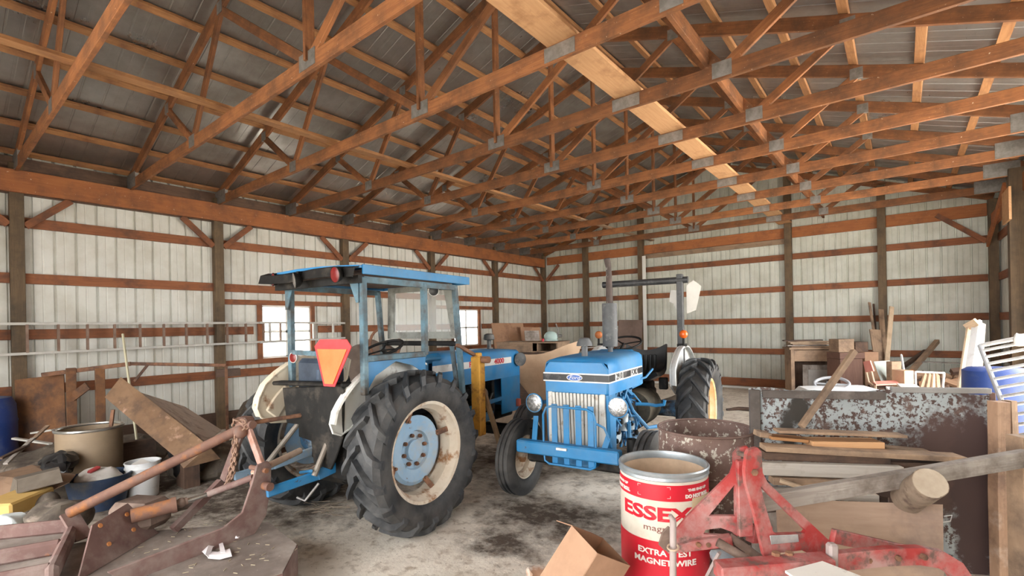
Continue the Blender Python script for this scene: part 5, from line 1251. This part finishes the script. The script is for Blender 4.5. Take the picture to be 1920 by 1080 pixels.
# tan drum with bright steel ring
p = at(168, 786, 5.15); p.z = 0
T = thing('fiber_drum', 'tan open drum with a bright steel ring, among junk at the left', 'drum', p)
MB().lathe([(0, 0), (.27, 0), (.275, .70), (.268, .70), (.262, .03), (0, .03)], 48).out('drum_body', mat('tan_drum_paper', [(.26, .19, .12), (.35, .26, .17)], sc=2.5, rough=.65, bump=.03, dirt=((.24, .17, .11), .3, 2.5, .2)), T)
MB().tube([(.275*math.cos(a), .275*math.sin(a), .70) for a in [2*math.pi*k/48 for k in range(48)]], .016, 8, closed=True).out('drum_rim', mat('bright_ring_steel', [(.50, .50, .48), (.65, .65, .62)], sc=5, rough=.3, metal=.9), T)
seg('crooked_stick', RUSTM, 'rusty bent bar standing inside the tan drum', 'bar', (p.x+.02, p.y+.1, .04), at(212, 768, 5.25), .03, .03)
# tilted brown boards
TB = mat('brown_panel_board', [(.17, .095, .05), (.23, .135, .075)], sc=3, rough=.8, bump=.05, dirt=((.11, .065, .04), .3, 6, .1), dirt2=((.45, .28, .2), .1, 4, .05))
T = thing('wooden_chute', 'tilted brown wooden trough lying on edge left of the cab tractor', 'trough')
b = MB(); slab(b, [at(198, 746, 5.35), at(228, 708, 5.5), at(392, 836, 5.05), at(328, 856, 4.95)], .03); b.out('side_board', TB, T, smooth=False)
b = MB(); slab(b, [at(262, 738, 5.42), at(345, 764, 6.5), at(414, 808, 6.2), at(384, 830, 5.12)], .03); b.out('bottom_board', mat('dusty_brown_board', [(.58, .48, .40), (.66, .56, .48)], sc=3, rough=.85, dirt=((.25, .16, .11), .25, 5, .1)), T, smooth=False)
b = MB(); slab(b, [at(328, 856, 4.98), at(392, 836, 5.08), at(414, 860, 5.2), at(345, 878, 4.98)], .025); b.out('side_board', TB, T, smooth=False)
p = at(352, 860, 5.35); MB().box((p.x, p.y, .14), (.25, .15, .28)).out('support_rail', W_DARK, T)
p = at(240, 800, 5.6); MB().box((p.x, p.y, .22), (.10, .5, .44)).out('support_rail', W_DARK, T)
settle(T)
# white bucket
p = onz(269, 930, 0)
T = thing('bucket', 'white plastic pail standing on the floor behind the rusty strut', 'bucket', p)
MB().lathe([(0, 0), (.125, 0), (.13, .01), (.143, .26), (.152, .262), (.152, .272), (.145, .276), (.147, .30), (.156, .302), (.156, .312), (.148, .315), (.150, .355), (.158, .358), (.157, .366), (.145, .366), (.128, .02), (0, .018)], 40).out('pail', WHPL, T)
MB().tube([(.155*math.cos(a), .155*math.sin(a), .30-.10*math.sin(a-math.pi)) for a in [math.pi+math.pi*k/14 for k in range(15)]], .003, 6).out('handle', DGREY, T)
MB().box((.02, -.02, .34), (.14, .12, .03), rot=(.3, .2, .4), bev=.01).out('scrap', CLOTH, T)
# blue tub with cloth
p = at(186, 905, 4.75)
T = thing('tub', 'dark blue plastic tub holding dirty white cloth, below the tan drum', 'tub', (p.x, p.y, 0))
MB().lathe([(0, 0), (.20, 0), (.255, .30), (.262, .30), (.262, .312), (.245, .312), (.195, .015), (0, .015)], 36).out('tub_body', mat('dark_navy_plastic', [(.02, .04, .085), (.035, .06, .12)], sc=4, rough=.6, bump=.05, dirt=((.10, .10, .10), .3, 6, .1)), T)
b = MB().ball((0, 0, .28), .2, (1, .95, .5), 24).jitter(.035, 3, 8); b.out('cloth', CLOTH, T)
MB().box((.07, -.05, .385), (.05, .10, .03), rot=(.3, 0, .4), bev=.01).out('red_patch', mat('faded_red_print', [(.40, .05, .05)], rough=.8), T)
# black bag and small junk
JUNK = mat('mixed_dark_junk', [(.07, .055, .045), (.15, .12, .09)], sc=9, rough=.85, bump=.5, dirt=((.25, .2, .16), .25, 8, .06))
def lump(name, label, m, c, r, sc=(1, 1, .6), jt=.05, js=6, seed=1, cat='bag', n=22, rot=None):
    b = MB().ball(c, r, sc, n, rot).jitter(jt, seed, js); return tag(b.out(name, m, ang=28), label, cat)
lump('trash_bag', 'shiny black plastic bag in front of the tan drum', BLKPL, at(112, 868, 4.75), .14, (1.4, .9, .75), .07, 11, 4)
lump('soil_heap', 'low dark heap of dirt and junk under the boxes at the left', JUNK, at(70, 905, 4.9)+V((0, 0, -.22)), .55, (1.3, 1.1, .42), .10, 3, 8, 'heap', 32)
lump('junk_heap', 'dark heap of scrap between the tan drum and the rusty plate', JUNK, V((-7.9, 1.35, .12)), .6, (1.1, 1.4, .45), .12, 3, 5, 'heap', 32)
b = MB(); slab(b, [at(-20, 892, 4.62), at(60, 872, 4.95), at(142, 890, 4.65), at(130, 905, 4.3)], .006); slab(b, [at(-20, 892, 4.62), at(130, 905, 4.3), at(70, 932, 4.12), at(-20, 940, 4.2)], .006)
tag(b.out('cardboard_sheet', mat('dirty_brown_cardboard', [(.27, .165, .10), (.33, .21, .135)], sc=3, rough=.85, dirt=((.15, .10, .07), .3, 5, .1)), smooth=False), 'torn brown cardboard sheet under the metal tray at the left', 'cardboard')
pc = at(80, 903, 4.32)
T = thing('metal_tray', 'dull sheet-metal tray tipped on the cardboard at the left', 'tray')
TR = mat('dull_brown_sheet', [(.13, .105, .08), (.18, .15, .12)], sc=6, rough=.6, metal=.2, bump=.05)
b = MB(); slab(b, [at(33, 900, 4.15), at(112, 880, 4.25), at(118, 903, 4.12), at(34, 925, 4.03)], .01); b.out('tray_side', TR, T, smooth=False)
b = MB(); slab(b, [at(33, 900, 4.15), at(112, 880, 4.25), at(110, 876, 4.45), at(26, 896, 4.38)], .01); b.out('tray_lid', TR, T, smooth=False)
b = MB(); slab(b, [at(33, 900, 4.15), at(34, 925, 4.03), at(20, 923, 4.22), at(26, 896, 4.38)], .01); b.out('tray_end', TR, T, smooth=False)
MB().bar(at(33, 900, 4.325), at(112, 879, 4.445), .006, .006).out('tray_edge', GALV, T)
settle(T)
pb = at(30, 942, 4.0); tag(MB().box((pb.x, pb.y, pb.z), (.28, .40, .12), rot=(.03, 0, .75), bev=.015).out('yellow_box', mat('old_yellow_carton', [(.50, .31, .09), (.58, .38, .13)], sc=3, rough=.7, dirt=((.35, .24, .1), .2, 5, .1))), 'yellowish carton lying at the left edge under the cardboard', 'box')
lump('plastic_sack', 'crumpled white and green plastic sack at the left edge', mat('white_green_sack', [(.66, .72, .72), (.76, .80, .80)], sc=3, rough=.5, bump=.1, dirt=((.05, .20, .14), .25, 6, .04)), at(18, 985, 3.7), .12, (1.2, 1, .7), .04, 9, 2, 'sack')
lump('mossy_can', 'dark greenish can beside the yellow carton', JUNK, at(88, 945, 4.1), .09, (1, 1, 1.0), .02, 9, 5, 'can')
lump('dirt_pile', 'brown dirt clump behind the blade wing at the left', JUNK, at(110, 975, 3.75), .20, (1.5, 1, .7), .06, 6, 9, 'heap')
for k, (a_, c_, m, l) in enumerate((((10, 870, 4.9), (62, 822, 5.3), W_GREY, 'grey stick lying above the black bag at the left'), ((25, 822, 5.6), (95, 832, 5.4), LADW, 'pale thin strip on the junk left of the tan drum'),
    ((60, 812, 5.7), (100, 806, 5.6), LADW, 'short pale strip above the junk beside the tan drum'), ((62, 824, 5.3), (90, 798, 5.5), W_TAN, 'slanting thin stick left of the tan drum'), ((0, 860, 4.8), (52, 835, 5.2), W_DARK, 'dark plank end at the left edge near the blue barrel'))):
    seg('stick', m, l, 'stick', at(*a_), at(*c_), .04, .02)
lump('dark_sack', 'dark sack slumped to the right of the tan drum', BLKPL, V((-6.35, 1.95, .3)), .26, (.7, .7, 1.2), .06, 5, 3, 'sack')
lump('scrap_heap', 'scrap pile on the floor under the tilted trough', JUNK, V((-6.6, 2.4, .08)), .45, (1.2, 1.2, .5), .08, 5, 6, 'heap', 28)
# things by the left wall behind the cab tractor
seg('beam_offcut', W_DARK, 'dark timber offcut by the wall left of the far rear tire', 'timber', at(405, 700, 7.6), at(450, 697, 7.8), .12, .12)
lump('scrap_heap', 'dark iron scrap behind the far rear tire of the cab tractor', JUNK, V((-7.9, 3.7, .3)), .5, (1, 1.2, .8), .10, 4, 11, 'heap', 28)
# covered machine seen through the cab
T = thing('covered_machine', 'brown covered machine with a round hoop, seen through the cab', 'machine')
MB().ball((-8.1, 5.6, .75), .62, (1.0, 1.25, 1.15), 26).jitter(.10, 4, 3).out('tarp', mat('dark_brown_tarp', [(.13, .095, .075), (.20, .15, .12)], sc=4, rough=.8, bump=.3), T)
pp = at(722, 645, 7.7); MB().tube([pp+_rr*(.24*math.cos(a))+V((0, 0, .26*math.sin(a))) for a in [2*math.pi*k/24 for k in range(24)]], .022, 8, closed=True).cyl(pp+V((0, 0, -.25)), V((pp.x, pp.y, .8)), .03).out('hoop', RUSTM, T); settle(T)

# ================================================================== BACK CENTRE CLUTTER
PLY = mat('brown_plywood', [(.30, .16, .09), (.38, .22, .13)], sc=2, rough=.7, bump=.04, dirt=((.2, .1, .06), .25, 4, .1))
a_, c_ = at(921, 606, 11.6), at(980, 606, 12.2)
panel('plywood_board', PLY, 'brown plywood board leaning beside the second window', 'board', [a_, c_, V((c_.x+.5, c_.y-.25, .0)), V((a_.x+.5, a_.y-.25, .0))], .02)
panel('hinged_frame', PLY, 'small brown framed board near the far corner', 'frame', [at(975, 613, 11.9), at(1012, 614, 12.1), at(1018, 652, 12.1), at(980, 652, 11.9)], .03)
panel('grey_panel', W_GREY, 'small grey panel leaning on the crates near the far corner', 'panel', [at(983, 620, 11.4), at(1010, 620, 11.5), at(1012, 640, 11.5), at(985, 640, 11.4)], .03)
# work bench with open boxes
T = thing('crate_stack', 'stack of wooden crates with open compartments near the far corner', 'crates')
o_ = at(1000, 640, 9.6); ang_ = .25
bz = o_.z
def cr(z0, z1, xo, w_, d_=.7):
    M_ = Matrix.Rotation(ang_, 4, 'Z'); P = lambda x, y, z: V((o_.x, o_.y, 0))+(M_ @ V((x+xo, y, z)))
    b = MB(); b.box(P(0, 0, z0+.012), (w_, d_, .024), rot=(0, 0, ang_)); b.box(P(0, 0, z1-.012), (w_+.04, d_+.04, .024), rot=(0, 0, ang_)).box(P(-w_/2, 0, (z0+z1)/2), (.024, d_, z1-z0), rot=(0, 0, ang_)).box(P(w_/2, 0, (z0+z1)/2), (.024, d_, z1-z0), rot=(0, 0, ang_)).box(P(0, d_/2, (z0+z1)/2), (w_, .02, z1-z0), rot=(0, 0, ang_)).box(P(w_*.18, 0, (z0+z1)/2), (.02, d_, z1-z0), rot=(0, 0, ang_))
    b.box(P(-w_*.2, -d_/2, (z0+z1)/2), (w_*.6, .02, z1-z0), rot=(0, 0, ang_))
    return b
cr(bz-.20, bz, 0, 1.25).out('crate', W_TAN, T); cr(bz-.42, bz-.21, -.1, 1.35).out('crate', W_DARK, T); cr(bz-.64, bz-.43, -.1, 1.2).out('crate', W_DARK, T); cr(0, bz-.65, 0, 1.3).out('crate', W_DARK, T)
settle(T)
TEAL = mat('pale_teal_enamel', [(.38, .52, .50), (.46, .60, .58)], sc=4, rough=.4)
p = at(1033, 638, 9.5); T = thing('bench_tool', 'small pale teal machine standing on the crates', 'machine', (p.x, p.y, bz), .3)
MB().ball((0, 0, .09), .12, (1.2, .6, .9), 20).box((0, 0, .02), (.26, .14, .03), bev=.006).out('housing', TEAL, T)
MB().tube([(.12, 0, .08), (.16, 0, .20), (.10, .02, .34)], [.02, .012, .014], 8).cyl((.16, 0, .1), (.22, 0, .1), .03).out('arm', GALV, T)
p = at(1018, 638, 9.4); tag(MB().lathe([(0, 0), (.025, 0), (.025, .05), (0, .06)], 12, (p.x, p.y, bz)).out('small_can', REDP), 'tiny red can on the crates left of the teal machine', 'can')
# big bent cardboard between the tractors
g = []
for i in range(9):
    t = i/8; tp = at(976+t*118, 664-t*20+6*math.sin(t*5), 6.9+.5*t); bt = at(972+t*40+t*t*60, 700+t*2, 6.8+.4*t)
    g.append([tp, tp.lerp(bt, .5)+V((0, -.02, 0)), bt])
b = MB().sheet(g, .008)
g2 = [[at(972+t*18, 690+5*t, 6.8+.0*t)*1.0, at(985+t*20, 720+t*8, 6.7), at(1004+t*12, 756, 6.6)] for t in (0, .5, 1, 1.8)]
b.sheet([[at(968, 692, 6.8), at(1000, 690, 6.85), at(1060, 680, 7.1)], [at(975, 718, 6.75), at(1005, 716, 6.8), at(1050, 712, 7.0)], [at(996, 745, 6.7), at(1012, 748, 6.7), at(1040, 750, 6.9)], [onz(1004, 846, .005), onz(1016, 844, .005), onz(1040, 842, .005)]], .008)
tag(b.out('cardboard_sheet', CARDL), 'large bent pale cardboard standing between the two tractors', 'cardboard')
lump('tarp_heap', 'brown dusty tarp heap on the floor behind the yellow upright', mat('tan_dusty_tarp', [(.26, .19, .14), (.36, .28, .21)], sc=4, rough=.85, bump=.3), onz(930, 800, .10)+V((-.1, .8, 0)), .42, (1.5, 1, .5), .10, 4, 7, 'heap', 28)
a_, c_ = at(1160, 600, 12.2), at(1205, 600, 12.6)
panel('brown_board', mat('dark_brown_sheet', [(.10, .065, .05), (.15, .10, .08)], sc=3, rough=.7), 'dark brown board leaning on the back wall behind the muffler', 'board', [a_, c_, V((c_.x, c_.y-.3, 0)), V((a_.x, a_.y-.3, 0))], .02)
p = at(1125, 655, 8.2); panel('white_sheet', WHPL, 'white curved sheet scrap seen over the open tractor hood', 'sheet', [at(1108, 668, 8.0), at(1132, 648, 8.2), at(1142, 650, 8.3), at(1120, 676, 8.1)], .01)
p = V((at(1125, 660, 8.15).x, at(1125, 660, 8.15).y, 0)); tag(MB().box((p.x, p.y, .58), (.4, .5, 1.16), rot=(0, 0, .3)).out('storage_box', W_DARK), 'dark box behind the open tractor carrying the white scrap', 'box')
for px, py, r_ in ((1240, 735, .16),):
    lump('brown_bag', 'dark brown bag on the floor beside the open tractor', JUNK, onz(1236, 770, .15)+V((.1, .6, 0)), .26, (1.3, 1, .7), .05, 5, 3)
tag(MB().tube([onz(1362, 768, .02), onz(1385, 766, .035), onz(1420, 768, .04)], [.02, .035, .04], 10).out('branch', W_DARK), 'dark stub of timber poking out left of the rusted panel', 'timber')

# ================================================================== BACK RIGHT CLUTTER
def stand(px0, px1, pyt, d, zb=0):
    """left/right points of a front face at height of pyt standing on zb"""
    a, c = at(px0, pyt, d), at(px1, pyt, d); return a, c
# old cabinet
p0, p1 = at(1482, 652, 10.1), at(1568, 652, 9.9); zt2 = p0.z; ax_ = (p1-p0); ax_.z = 0; wd = ax_.length; rz_ = math.atan2(ax_.y, ax_.x)
T = thing('cabinet', 'old wooden cabinet with a panelled front, carrying thin boards', 'cabinet', (p0.x, p0.y, 0), rz_)
CBW = W_TAN
MB().box((wd/2, .22, zt2-.02), (wd+.06, .50, .04), bev=.004).out('cabinet_top', CBW, T)
MB().box((.04, .22, zt2/2-.02), (.07, .44, zt2-.04), bev=.004).out('side_panel', CBW, T)
MB().box((wd-.04, .22, zt2/2-.02), (.07, .44, zt2-.04), bev=.004).out('side_panel', CBW, T)
MB().box((wd/2, .06, zt2-.17), (wd-.1, .03, .24), bev=.004).out('drawer_front', W_TAN, T)
dr = MB().box((wd/2+.08, .03, (zt2-.36)/2), (wd-.30, .03, zt2-.36), bev=.004).out('door', W_GREY, T)
MB().box((wd/2+.10, .012, (zt2-.36)/2), (wd-.46, .012, zt2-.56), bev=.004).out('door_panel', mat('grey_cabinet_panel', [(.30, .28, .26), (.38, .36, .33)], sc=3, rough=.5), dr)
MB().box((wd/2, .42, zt2/2), (wd-.1, .02, zt2-.1)).out('back_panel', W_DARK, T)
zc = zt2
for k in range(6):
    z = zc+.012+k*.026; m = (W_TAN, W_GREY, W_TAN, W_LIGHT, W_TAN, W_DARK)[k]
    off = (.05, -.03, .08, .03, .0, -.08)[k]
    M_ = Matrix.Rotation(rz_, 4, 'Z'); P = lambda x, y, z_: V((p0.x, p0.y, 0))+(M_ @ V((x, y, z_)))
    b = MB().bar(P(.0+off, .2, z), P(wd-.1+off, .15+.1*(k % 2), z+.004), .22-.02*k, .022, bev=.002)
    tag(b.out('thin_board', m), ['lowest', 'second', 'third', 'fourth', 'fifth', 'topmost'][k]+' thin board in the stack on the old cabinet', 'board')
# steering wheel and white hood on a low crate behind the panel
T = thing('wheel_rim', 'grey steering wheel lying behind the rusted panel', 'steering wheel')
c0 = at(1559, 720, 6.9); 
def ringp(c, r, tilt, n=30): return [c+V((r*math.cos(a), r*math.sin(a)*math.cos(tilt), r*math.sin(a)*math.sin(tilt))) for a in [2*math.pi*k/n for k in range(n)]]
SWM = mat('grey_wheel_plastic', [(.30, .31, .33), (.42, .43, .45)], sc=6, rough=.5)
MB().tube(ringp(c0, .21, .35), .022, 10, closed=True).out('rim', SWM, T)
MB().lathe([(0, 0), (.07, 0), (.06, .04), (0, .05)], 20, c0+V((0, 0, -.01))).bar(c0+V((-.2, 0, 0)), c0+V((.2, 0, 0)), .05, .02).bar(c0, c0+V((0, -.19, -.06)), .04, .02).out('spokes', SWM, T); settle(T)
hz = at(1590, 735, 6.6)
tag(MB().box((hz.x, hz.y+.35, (hz.z-.03)/2), (.9, .45, hz.z-.03), rot=(0, 0, .65)).out('wooden_crate', W_DARK), 'dark crate hidden behind the rusted panel, carrying the white hood', 'crate')
rows = []
for j in range(5):
    v = j/4; row = []
    for i in range(13):
        u = i/12; px = 1512+u*160; p = at(px, 738-(0)*1, 6.35+.0*u)
        q = p+V((-.25, .55, 0))*v; e_ = min(u/.10, (1-u)/.16, 1); q.z = hz.z-.04+.085*math.sqrt(max(0, 1-(1-e_)**2))*(1 if j else .15)
        row.append(q)
    rows.append(row)
tag(MB().sheet(rows, .008).out('white_hood', mat('glossy_white_panel', [(.76, .79, .82), (.80, .83, .86)], sc=2, rough=.25, bump=0)), 'white moulded hood lying behind the top of the rusted panel', 'hood')
# dark boxes, drawers
def boxat(px0, px1, y0, y1, d, name, m, label, cat, dep=.4, zb=None, rot=None):
    a, c = at(px0, y1, d), at(px1, y1, d); w_ = (c-a).length; zt = at((px0+px1)/2, y0, d).z; z0 = at((px0+px1)/2, y1, d).z if zb is None else zb
    dr = (c-a).normalized(); dr.z = 0; n_ = V((-dr.y, dr.x, 0)); m_ = (a+c)/2+n_*(dep/2)
    return tag(MB().box((m_.x, m_.y, (zt+z0)/2), (w_, dep, zt-z0), rot=(0, 0, math.atan2(dr.y, dr.x)+(rot or 0)), bev=.004).out(name, m), label, cat)
RB = wood('reddish_brown_wood', (.25, .14, .10), (.16, .085, .065), .1)
boxat(1576, 1618, 673, 705, 9.2, 'old_chest', RB, 'reddish brown chest right of the old cabinet', 'chest', .4, 0)
boxat(1575, 1622, 661, 672.5, 9.2, 'drawer_box', RB, 'drawer box lying on the reddish chest', 'drawer', .4)
boxat(1573, 1602, 636, 660.5, 9.3, 'plank_box', W_TAN, 'weathered plank box on top of the reddish chest', 'box', .3)
boxat(1604, 1628, 641, 660, 9.5, 'dark_box', W_DARK, 'dark box beside the plank box in the back right', 'box', .3)
boxat(1622, 1648, 660, 700, 9.4, 'tan_carton', CARD, 'tan carton behind the pink chair', 'box', .3, 0)
# pink chair
PK = mat('faded_pink_plastic', [(.72, .25, .20), (.80, .32, .26)], sc=3, rough=.5, bump=0)
T = thing('school_chair', 'faded pink school chair with pale legs behind the rusted panel', 'chair')
cb = at(1632, 690, 7.6); cs = at(1660, 719, 7.5)
xx = _rr.copy(); xx.z = 0; xx.normalize(); yy = V((-xx.y, xx.x, 0))
b = MB(); slab(b, [at(1619, 678, 7.65), at(1632, 676, 7.5), at(1639, 696, 7.45), at(1624, 698, 7.6)], .02); b.out('backrest', PK, T)
b = MB(); slab(b, [at(1636, 716, 7.55), at(1680, 714, 7.6), at(1686, 720, 7.4), at(1642, 722, 7.35)], .02); b.out('seat', PK, T)
CL = mat('cream_chair_tube', [(.62, .45, .32)], rough=.5)
for px, d_ in ((1624, 7.6), (1634, 7.48)): MB().tube([at(px, 696, d_), at(px+5, 716, d_), at(px+13, 722, d_-.03)], .012, 8).out('back_tube', CL, T)
for px, d_ in ((1642, 7.40), (1684, 7.42), (1640, 7.58), (1678, 7.6)):
    p = at(px, 719, d_); MB().cyl((p.x, p.y, 0), p, .012, n=8).out('leg', CL, T)
settle(T)
# leaning boards at the post
def lean(px0, y0, px1, y1, d, w_, m, label, dtop=None, th=.025, name='leaning_board'):
    a = at(px0, y0, dtop or d+.25); c = at(px1, y1, d); k = c+(c-a)*((c.z)/max(.05, (a.z-c.z))); k.z = 0
    return seg(name, m, label, 'board', (k.x, k.y, .0), a, w_, th, up=_f)
lean(1640, 618, 1652, 690, 9.6, .22, W_TAN, 'wide brown board leaning at the back wall post')
lean(1630, 567, 1637, 612, 10.2, .05, W_TAN, 'thin stick standing above the wide leaning board')
lean(1638, 570, 1641, 612, 10.3, .035, W_DARK, 'thinner dark stick beside the standing stick')
lean(1652, 580, 1660, 690, 9.9, .10, W_TAN, 'narrow brown board beside the wide leaning board')
lean(1672, 575, 1662, 690, 9.5, .09, W_LIGHT, 'pale board leaning on the right of the back wall post')
panel('glass_sheet', mat('frosted_pane', [(.50, .56, .53), (.60, .65, .62)], sc=3, rough=.3), 'dusty greenish glass pane behind the pink chair', 'pane', [at(1638, 678, 8.3), at(1668, 676, 8.5), at(1680, 715, 8.2), at(1652, 715, 8.0)], .008)
boxat(1670, 1692, 678, 722, 7.9, 'plank_stub', W_TAN, 'bundle of upright tan plank ends right of the glass pane', 'planks', .10, 0, .2)
lean(1690, 665, 1694, 690, 8.3, .03, WHPL, 'thin white strip standing above the firewood')
boxat(1696, 1714, 695, 728, 7.4, 'carton', CARDL, 'pale carton left of the white picture frame', 'box', .25, 0)
# white frame
T = thing('window_frame', 'small white open frame standing on the rusted panel level', 'frame')
for a_, c_ in (((1716, 697), (1770, 699)), ((1716, 697), (1717, 735)), ((1770, 699), (1768, 722))): MB().bar(at(*a_, 7.0), at(*c_, 7.0), .022, .022, up=_f).out('frame_bar', WHPL, T)
p = at(1717, 735, 7.0); MB().bar((p.x, p.y, 0), p, .022, .022, up=_f).out('frame_bar', WHPL, T); p = at(1768, 722, 7.0); MB().bar((p.x, p.y, 0), p, .022, .022, up=_f).out('frame_bar', WHPL, T); settle(T)
for k, (px, tx, m) in enumerate(((1726, 1736, W_TAN), (1738, 1744, W_TAN), (1750, 1752, W_LIGHT), (1760, 1757, W_TAN))):
    lean(tx, 702, px, 735, 7.3, .07, m, 'upright tan plank inside the white frame, %s from the left' % ORD[k].replace('nearest', 'first'), name='plank')
# white books/tiles on the crate
for k, (x0, x1, y) in enumerate(((1668, 1722, 728), (1690, 1728, 722))):
    a, c = at(x0, y+6, 6.3), at(x1, y+8, 6.2); 
    b = MB(); slab(b, [a, c, c+V((-.05, .45, .0)), a+V((-.05, .45, 0))], .03); tag(b.out('flat_sheet', mat('creamy_white_sheet', [(.66, .62, .56), (.76, .73, .68)], sc=4, rough=.5), smooth=False), ('lower' if k == 0 else 'upper')+' white flat sheet lying right of the white hood', 'sheet')
hz2 = at(1700, 736, 6.25); tag(MB().box((hz2.x, hz2.y+.2, (hz2.z-.05)/2), (.6, .4, hz2.z-.05), rot=(0, 0, .6)).out('wooden_crate', W_TAN), 'tan crate under the white flat panels behind the rusted panel', 'crate')
# firewood heap: individual split logs
rng = random.Random(11); FW = [wood('firewood_%s' % n, a, b_, .2) for n, a, b_ in (('tan', (.46, .29, .18), (.30, .18, .11)), ('dark', (.22, .13, .09), (.12, .075, .055)), ('orange', (.50, .25, .12), (.34, .16, .08)))]
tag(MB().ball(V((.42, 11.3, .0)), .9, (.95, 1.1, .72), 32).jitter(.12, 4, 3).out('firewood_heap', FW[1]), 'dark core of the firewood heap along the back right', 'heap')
names = 0
for k in range(46):
    x = rng.uniform(-.45, 1.15); y = rng.uniform(10.3, 11.9); zz = .62*max(0, 1-((x-.42)/1.0)**2-((y-11.3)/1.1)**2)**.5+.06
    if k > 37: x = rng.uniform(.75, 1.1); zz += .10
    p = V((x, y, max(.06, zz))); a = rng.uniform(-.9, .9); l_ = rng.uniform(.18, .34); d = V((math.cos(a), math.sin(a), rng.uniform(-.4, .5))).normalized()
    r0 = rng.uniform(.035, .07); b = MB(); b.tube([p-d*l_/2, p+d*l_/2], [r0, r0*.9], rng.choice((4, 5, 6)))
    o = tag(b.out('firewood_piece', FW[k % 3], ang=20), '%s split firewood piece, %s %s part of the back right heap' % (('tan', 'dark brown', 'orange')[k % 3], 'front' if y < 11.1 else 'rear', 'left' if x < .1 else 'middle' if x < .65 else 'right'), 'firewood', 'split firewood in the heap at the back right')
seg('stake', W_TAN, 'tan round stake standing up out of the firewood heap', 'stake', (-.10, 11.0, .4), at(1757, 640, 9.9), .08, .08, jit=.006)
seg('stake', W_DARK, 'short stake left of the tan round stake in the heap', 'stake', (-.45, 11.1, .4), at(1736, 658, 10.1), .08, .06)
seg('thin_plank', W_GREY, 'thin grey plank lying across the firewood heap', 'board', at(1718, 678, 9.4), at(1800, 681, 9.2), .12, .02)
# pale door frame boards
T = thing('door_frame', 'tall pale new wooden door frame leaning right of the firewood', 'frame')
def fl_(px0, y0, px1, y1, d0, d1): 
    a = at(px0, y0, d0); c = at(px1, y1, d1); k = c+(c-a)*(c.z/max(.05, (a.z-c.z))); k.z = 0; return V((k.x, k.y, 0)), a
k_, a_ = fl_(1832, 602, 1812, 738, 6.7, 6.3); MB().bar(k_, a_, .045, .10, up=_f, bev=.003).out('jamb', WHPL, T)
k_, a_ = fl_(1820, 606, 1800, 738, 6.8, 6.4); MB().bar(k_, a_, .09, .03, up=_f, bev=.003).out('jamb', W_LIGHT, T)
MB().bar(at(1812, 614, 6.8), at(1832, 603, 6.6), .03, .10, up=_f).out('head_board', W_LIGHT, T); settle(T)
lean(1841, 606, 1834, 700, 6.8, .10, mat('pale_pink_board', [(.58, .46, .38), (.66, .54, .46)], sc=4, rough=.7), 'pale pinkish board right of the door frame')
# blue barrel on the right and white rack
p = at(1868, 700, 5.3)
b = MB().lathe([(0, 0), (.27, 0), (.285, .04), (.29, .35), (.296, .37), (.29, .39), (.29, .7), (.296, .72), (.29, .74), (.285, p.z+.03), (.24, p.z+.06), (0, p.z+.065)], 40, (p.x, p.y, 0))
tag(b.out('plastic_barrel', BLUEPL), 'dark blue plastic barrel behind the white slatted rack at the right', 'barrel')
T = thing('slatted_rack', 'white metal rack of parallel bars leaning at the right edge', 'rack')
RK = mat('worn_white_rack_paint', [(.62, .62, .61), (.74, .74, .73)], sc=6, rough=.45, bump=.02, dirt=((.42, .40, .38), .2, 9, .1))
TL, TR_, BL_, BR_ = at(1837, 648, 4.35), at(1940, 628, 4.0), at(1921, 862, 3.55), at(2030, 850, 3.2)
MB().tube([TL, BL_], .018, 10).out('side_rail', mat('grey_rack_rail', [(.38, .39, .41), (.48, .49, .51)], sc=6, rough=.5), T)
MB().tube([TR_, BR_], .018, 10).out('side_rail', MATS['grey_rack_rail'], T)
ys = [.0, .055, .12, .19, .26, .34, .42, .50, .58, .66, .74, .82, .90, 1.0]
for i, t in enumerate(ys):
    MB().tube([TL.lerp(BL_, t), TR_.lerp(BR_, t)], .013 if i else .018, 8).out('slat', RK, T)
for a_ in (BL_, BR_):
    MB().tube([a_, V((a_.x, a_.y-.05, 0))], .018, 8).out('leg', MATS['grey_rack_rail'], T)
settle(T)
p = at(1906, 640, 4.6); 
lump('rag', 'small white rag hanging over the top of the slatted rack', CLOTH, at(1912, 636, 4.05), .05, (1.2, .8, 1.1), .03, 14, 3, 'rag', 14)
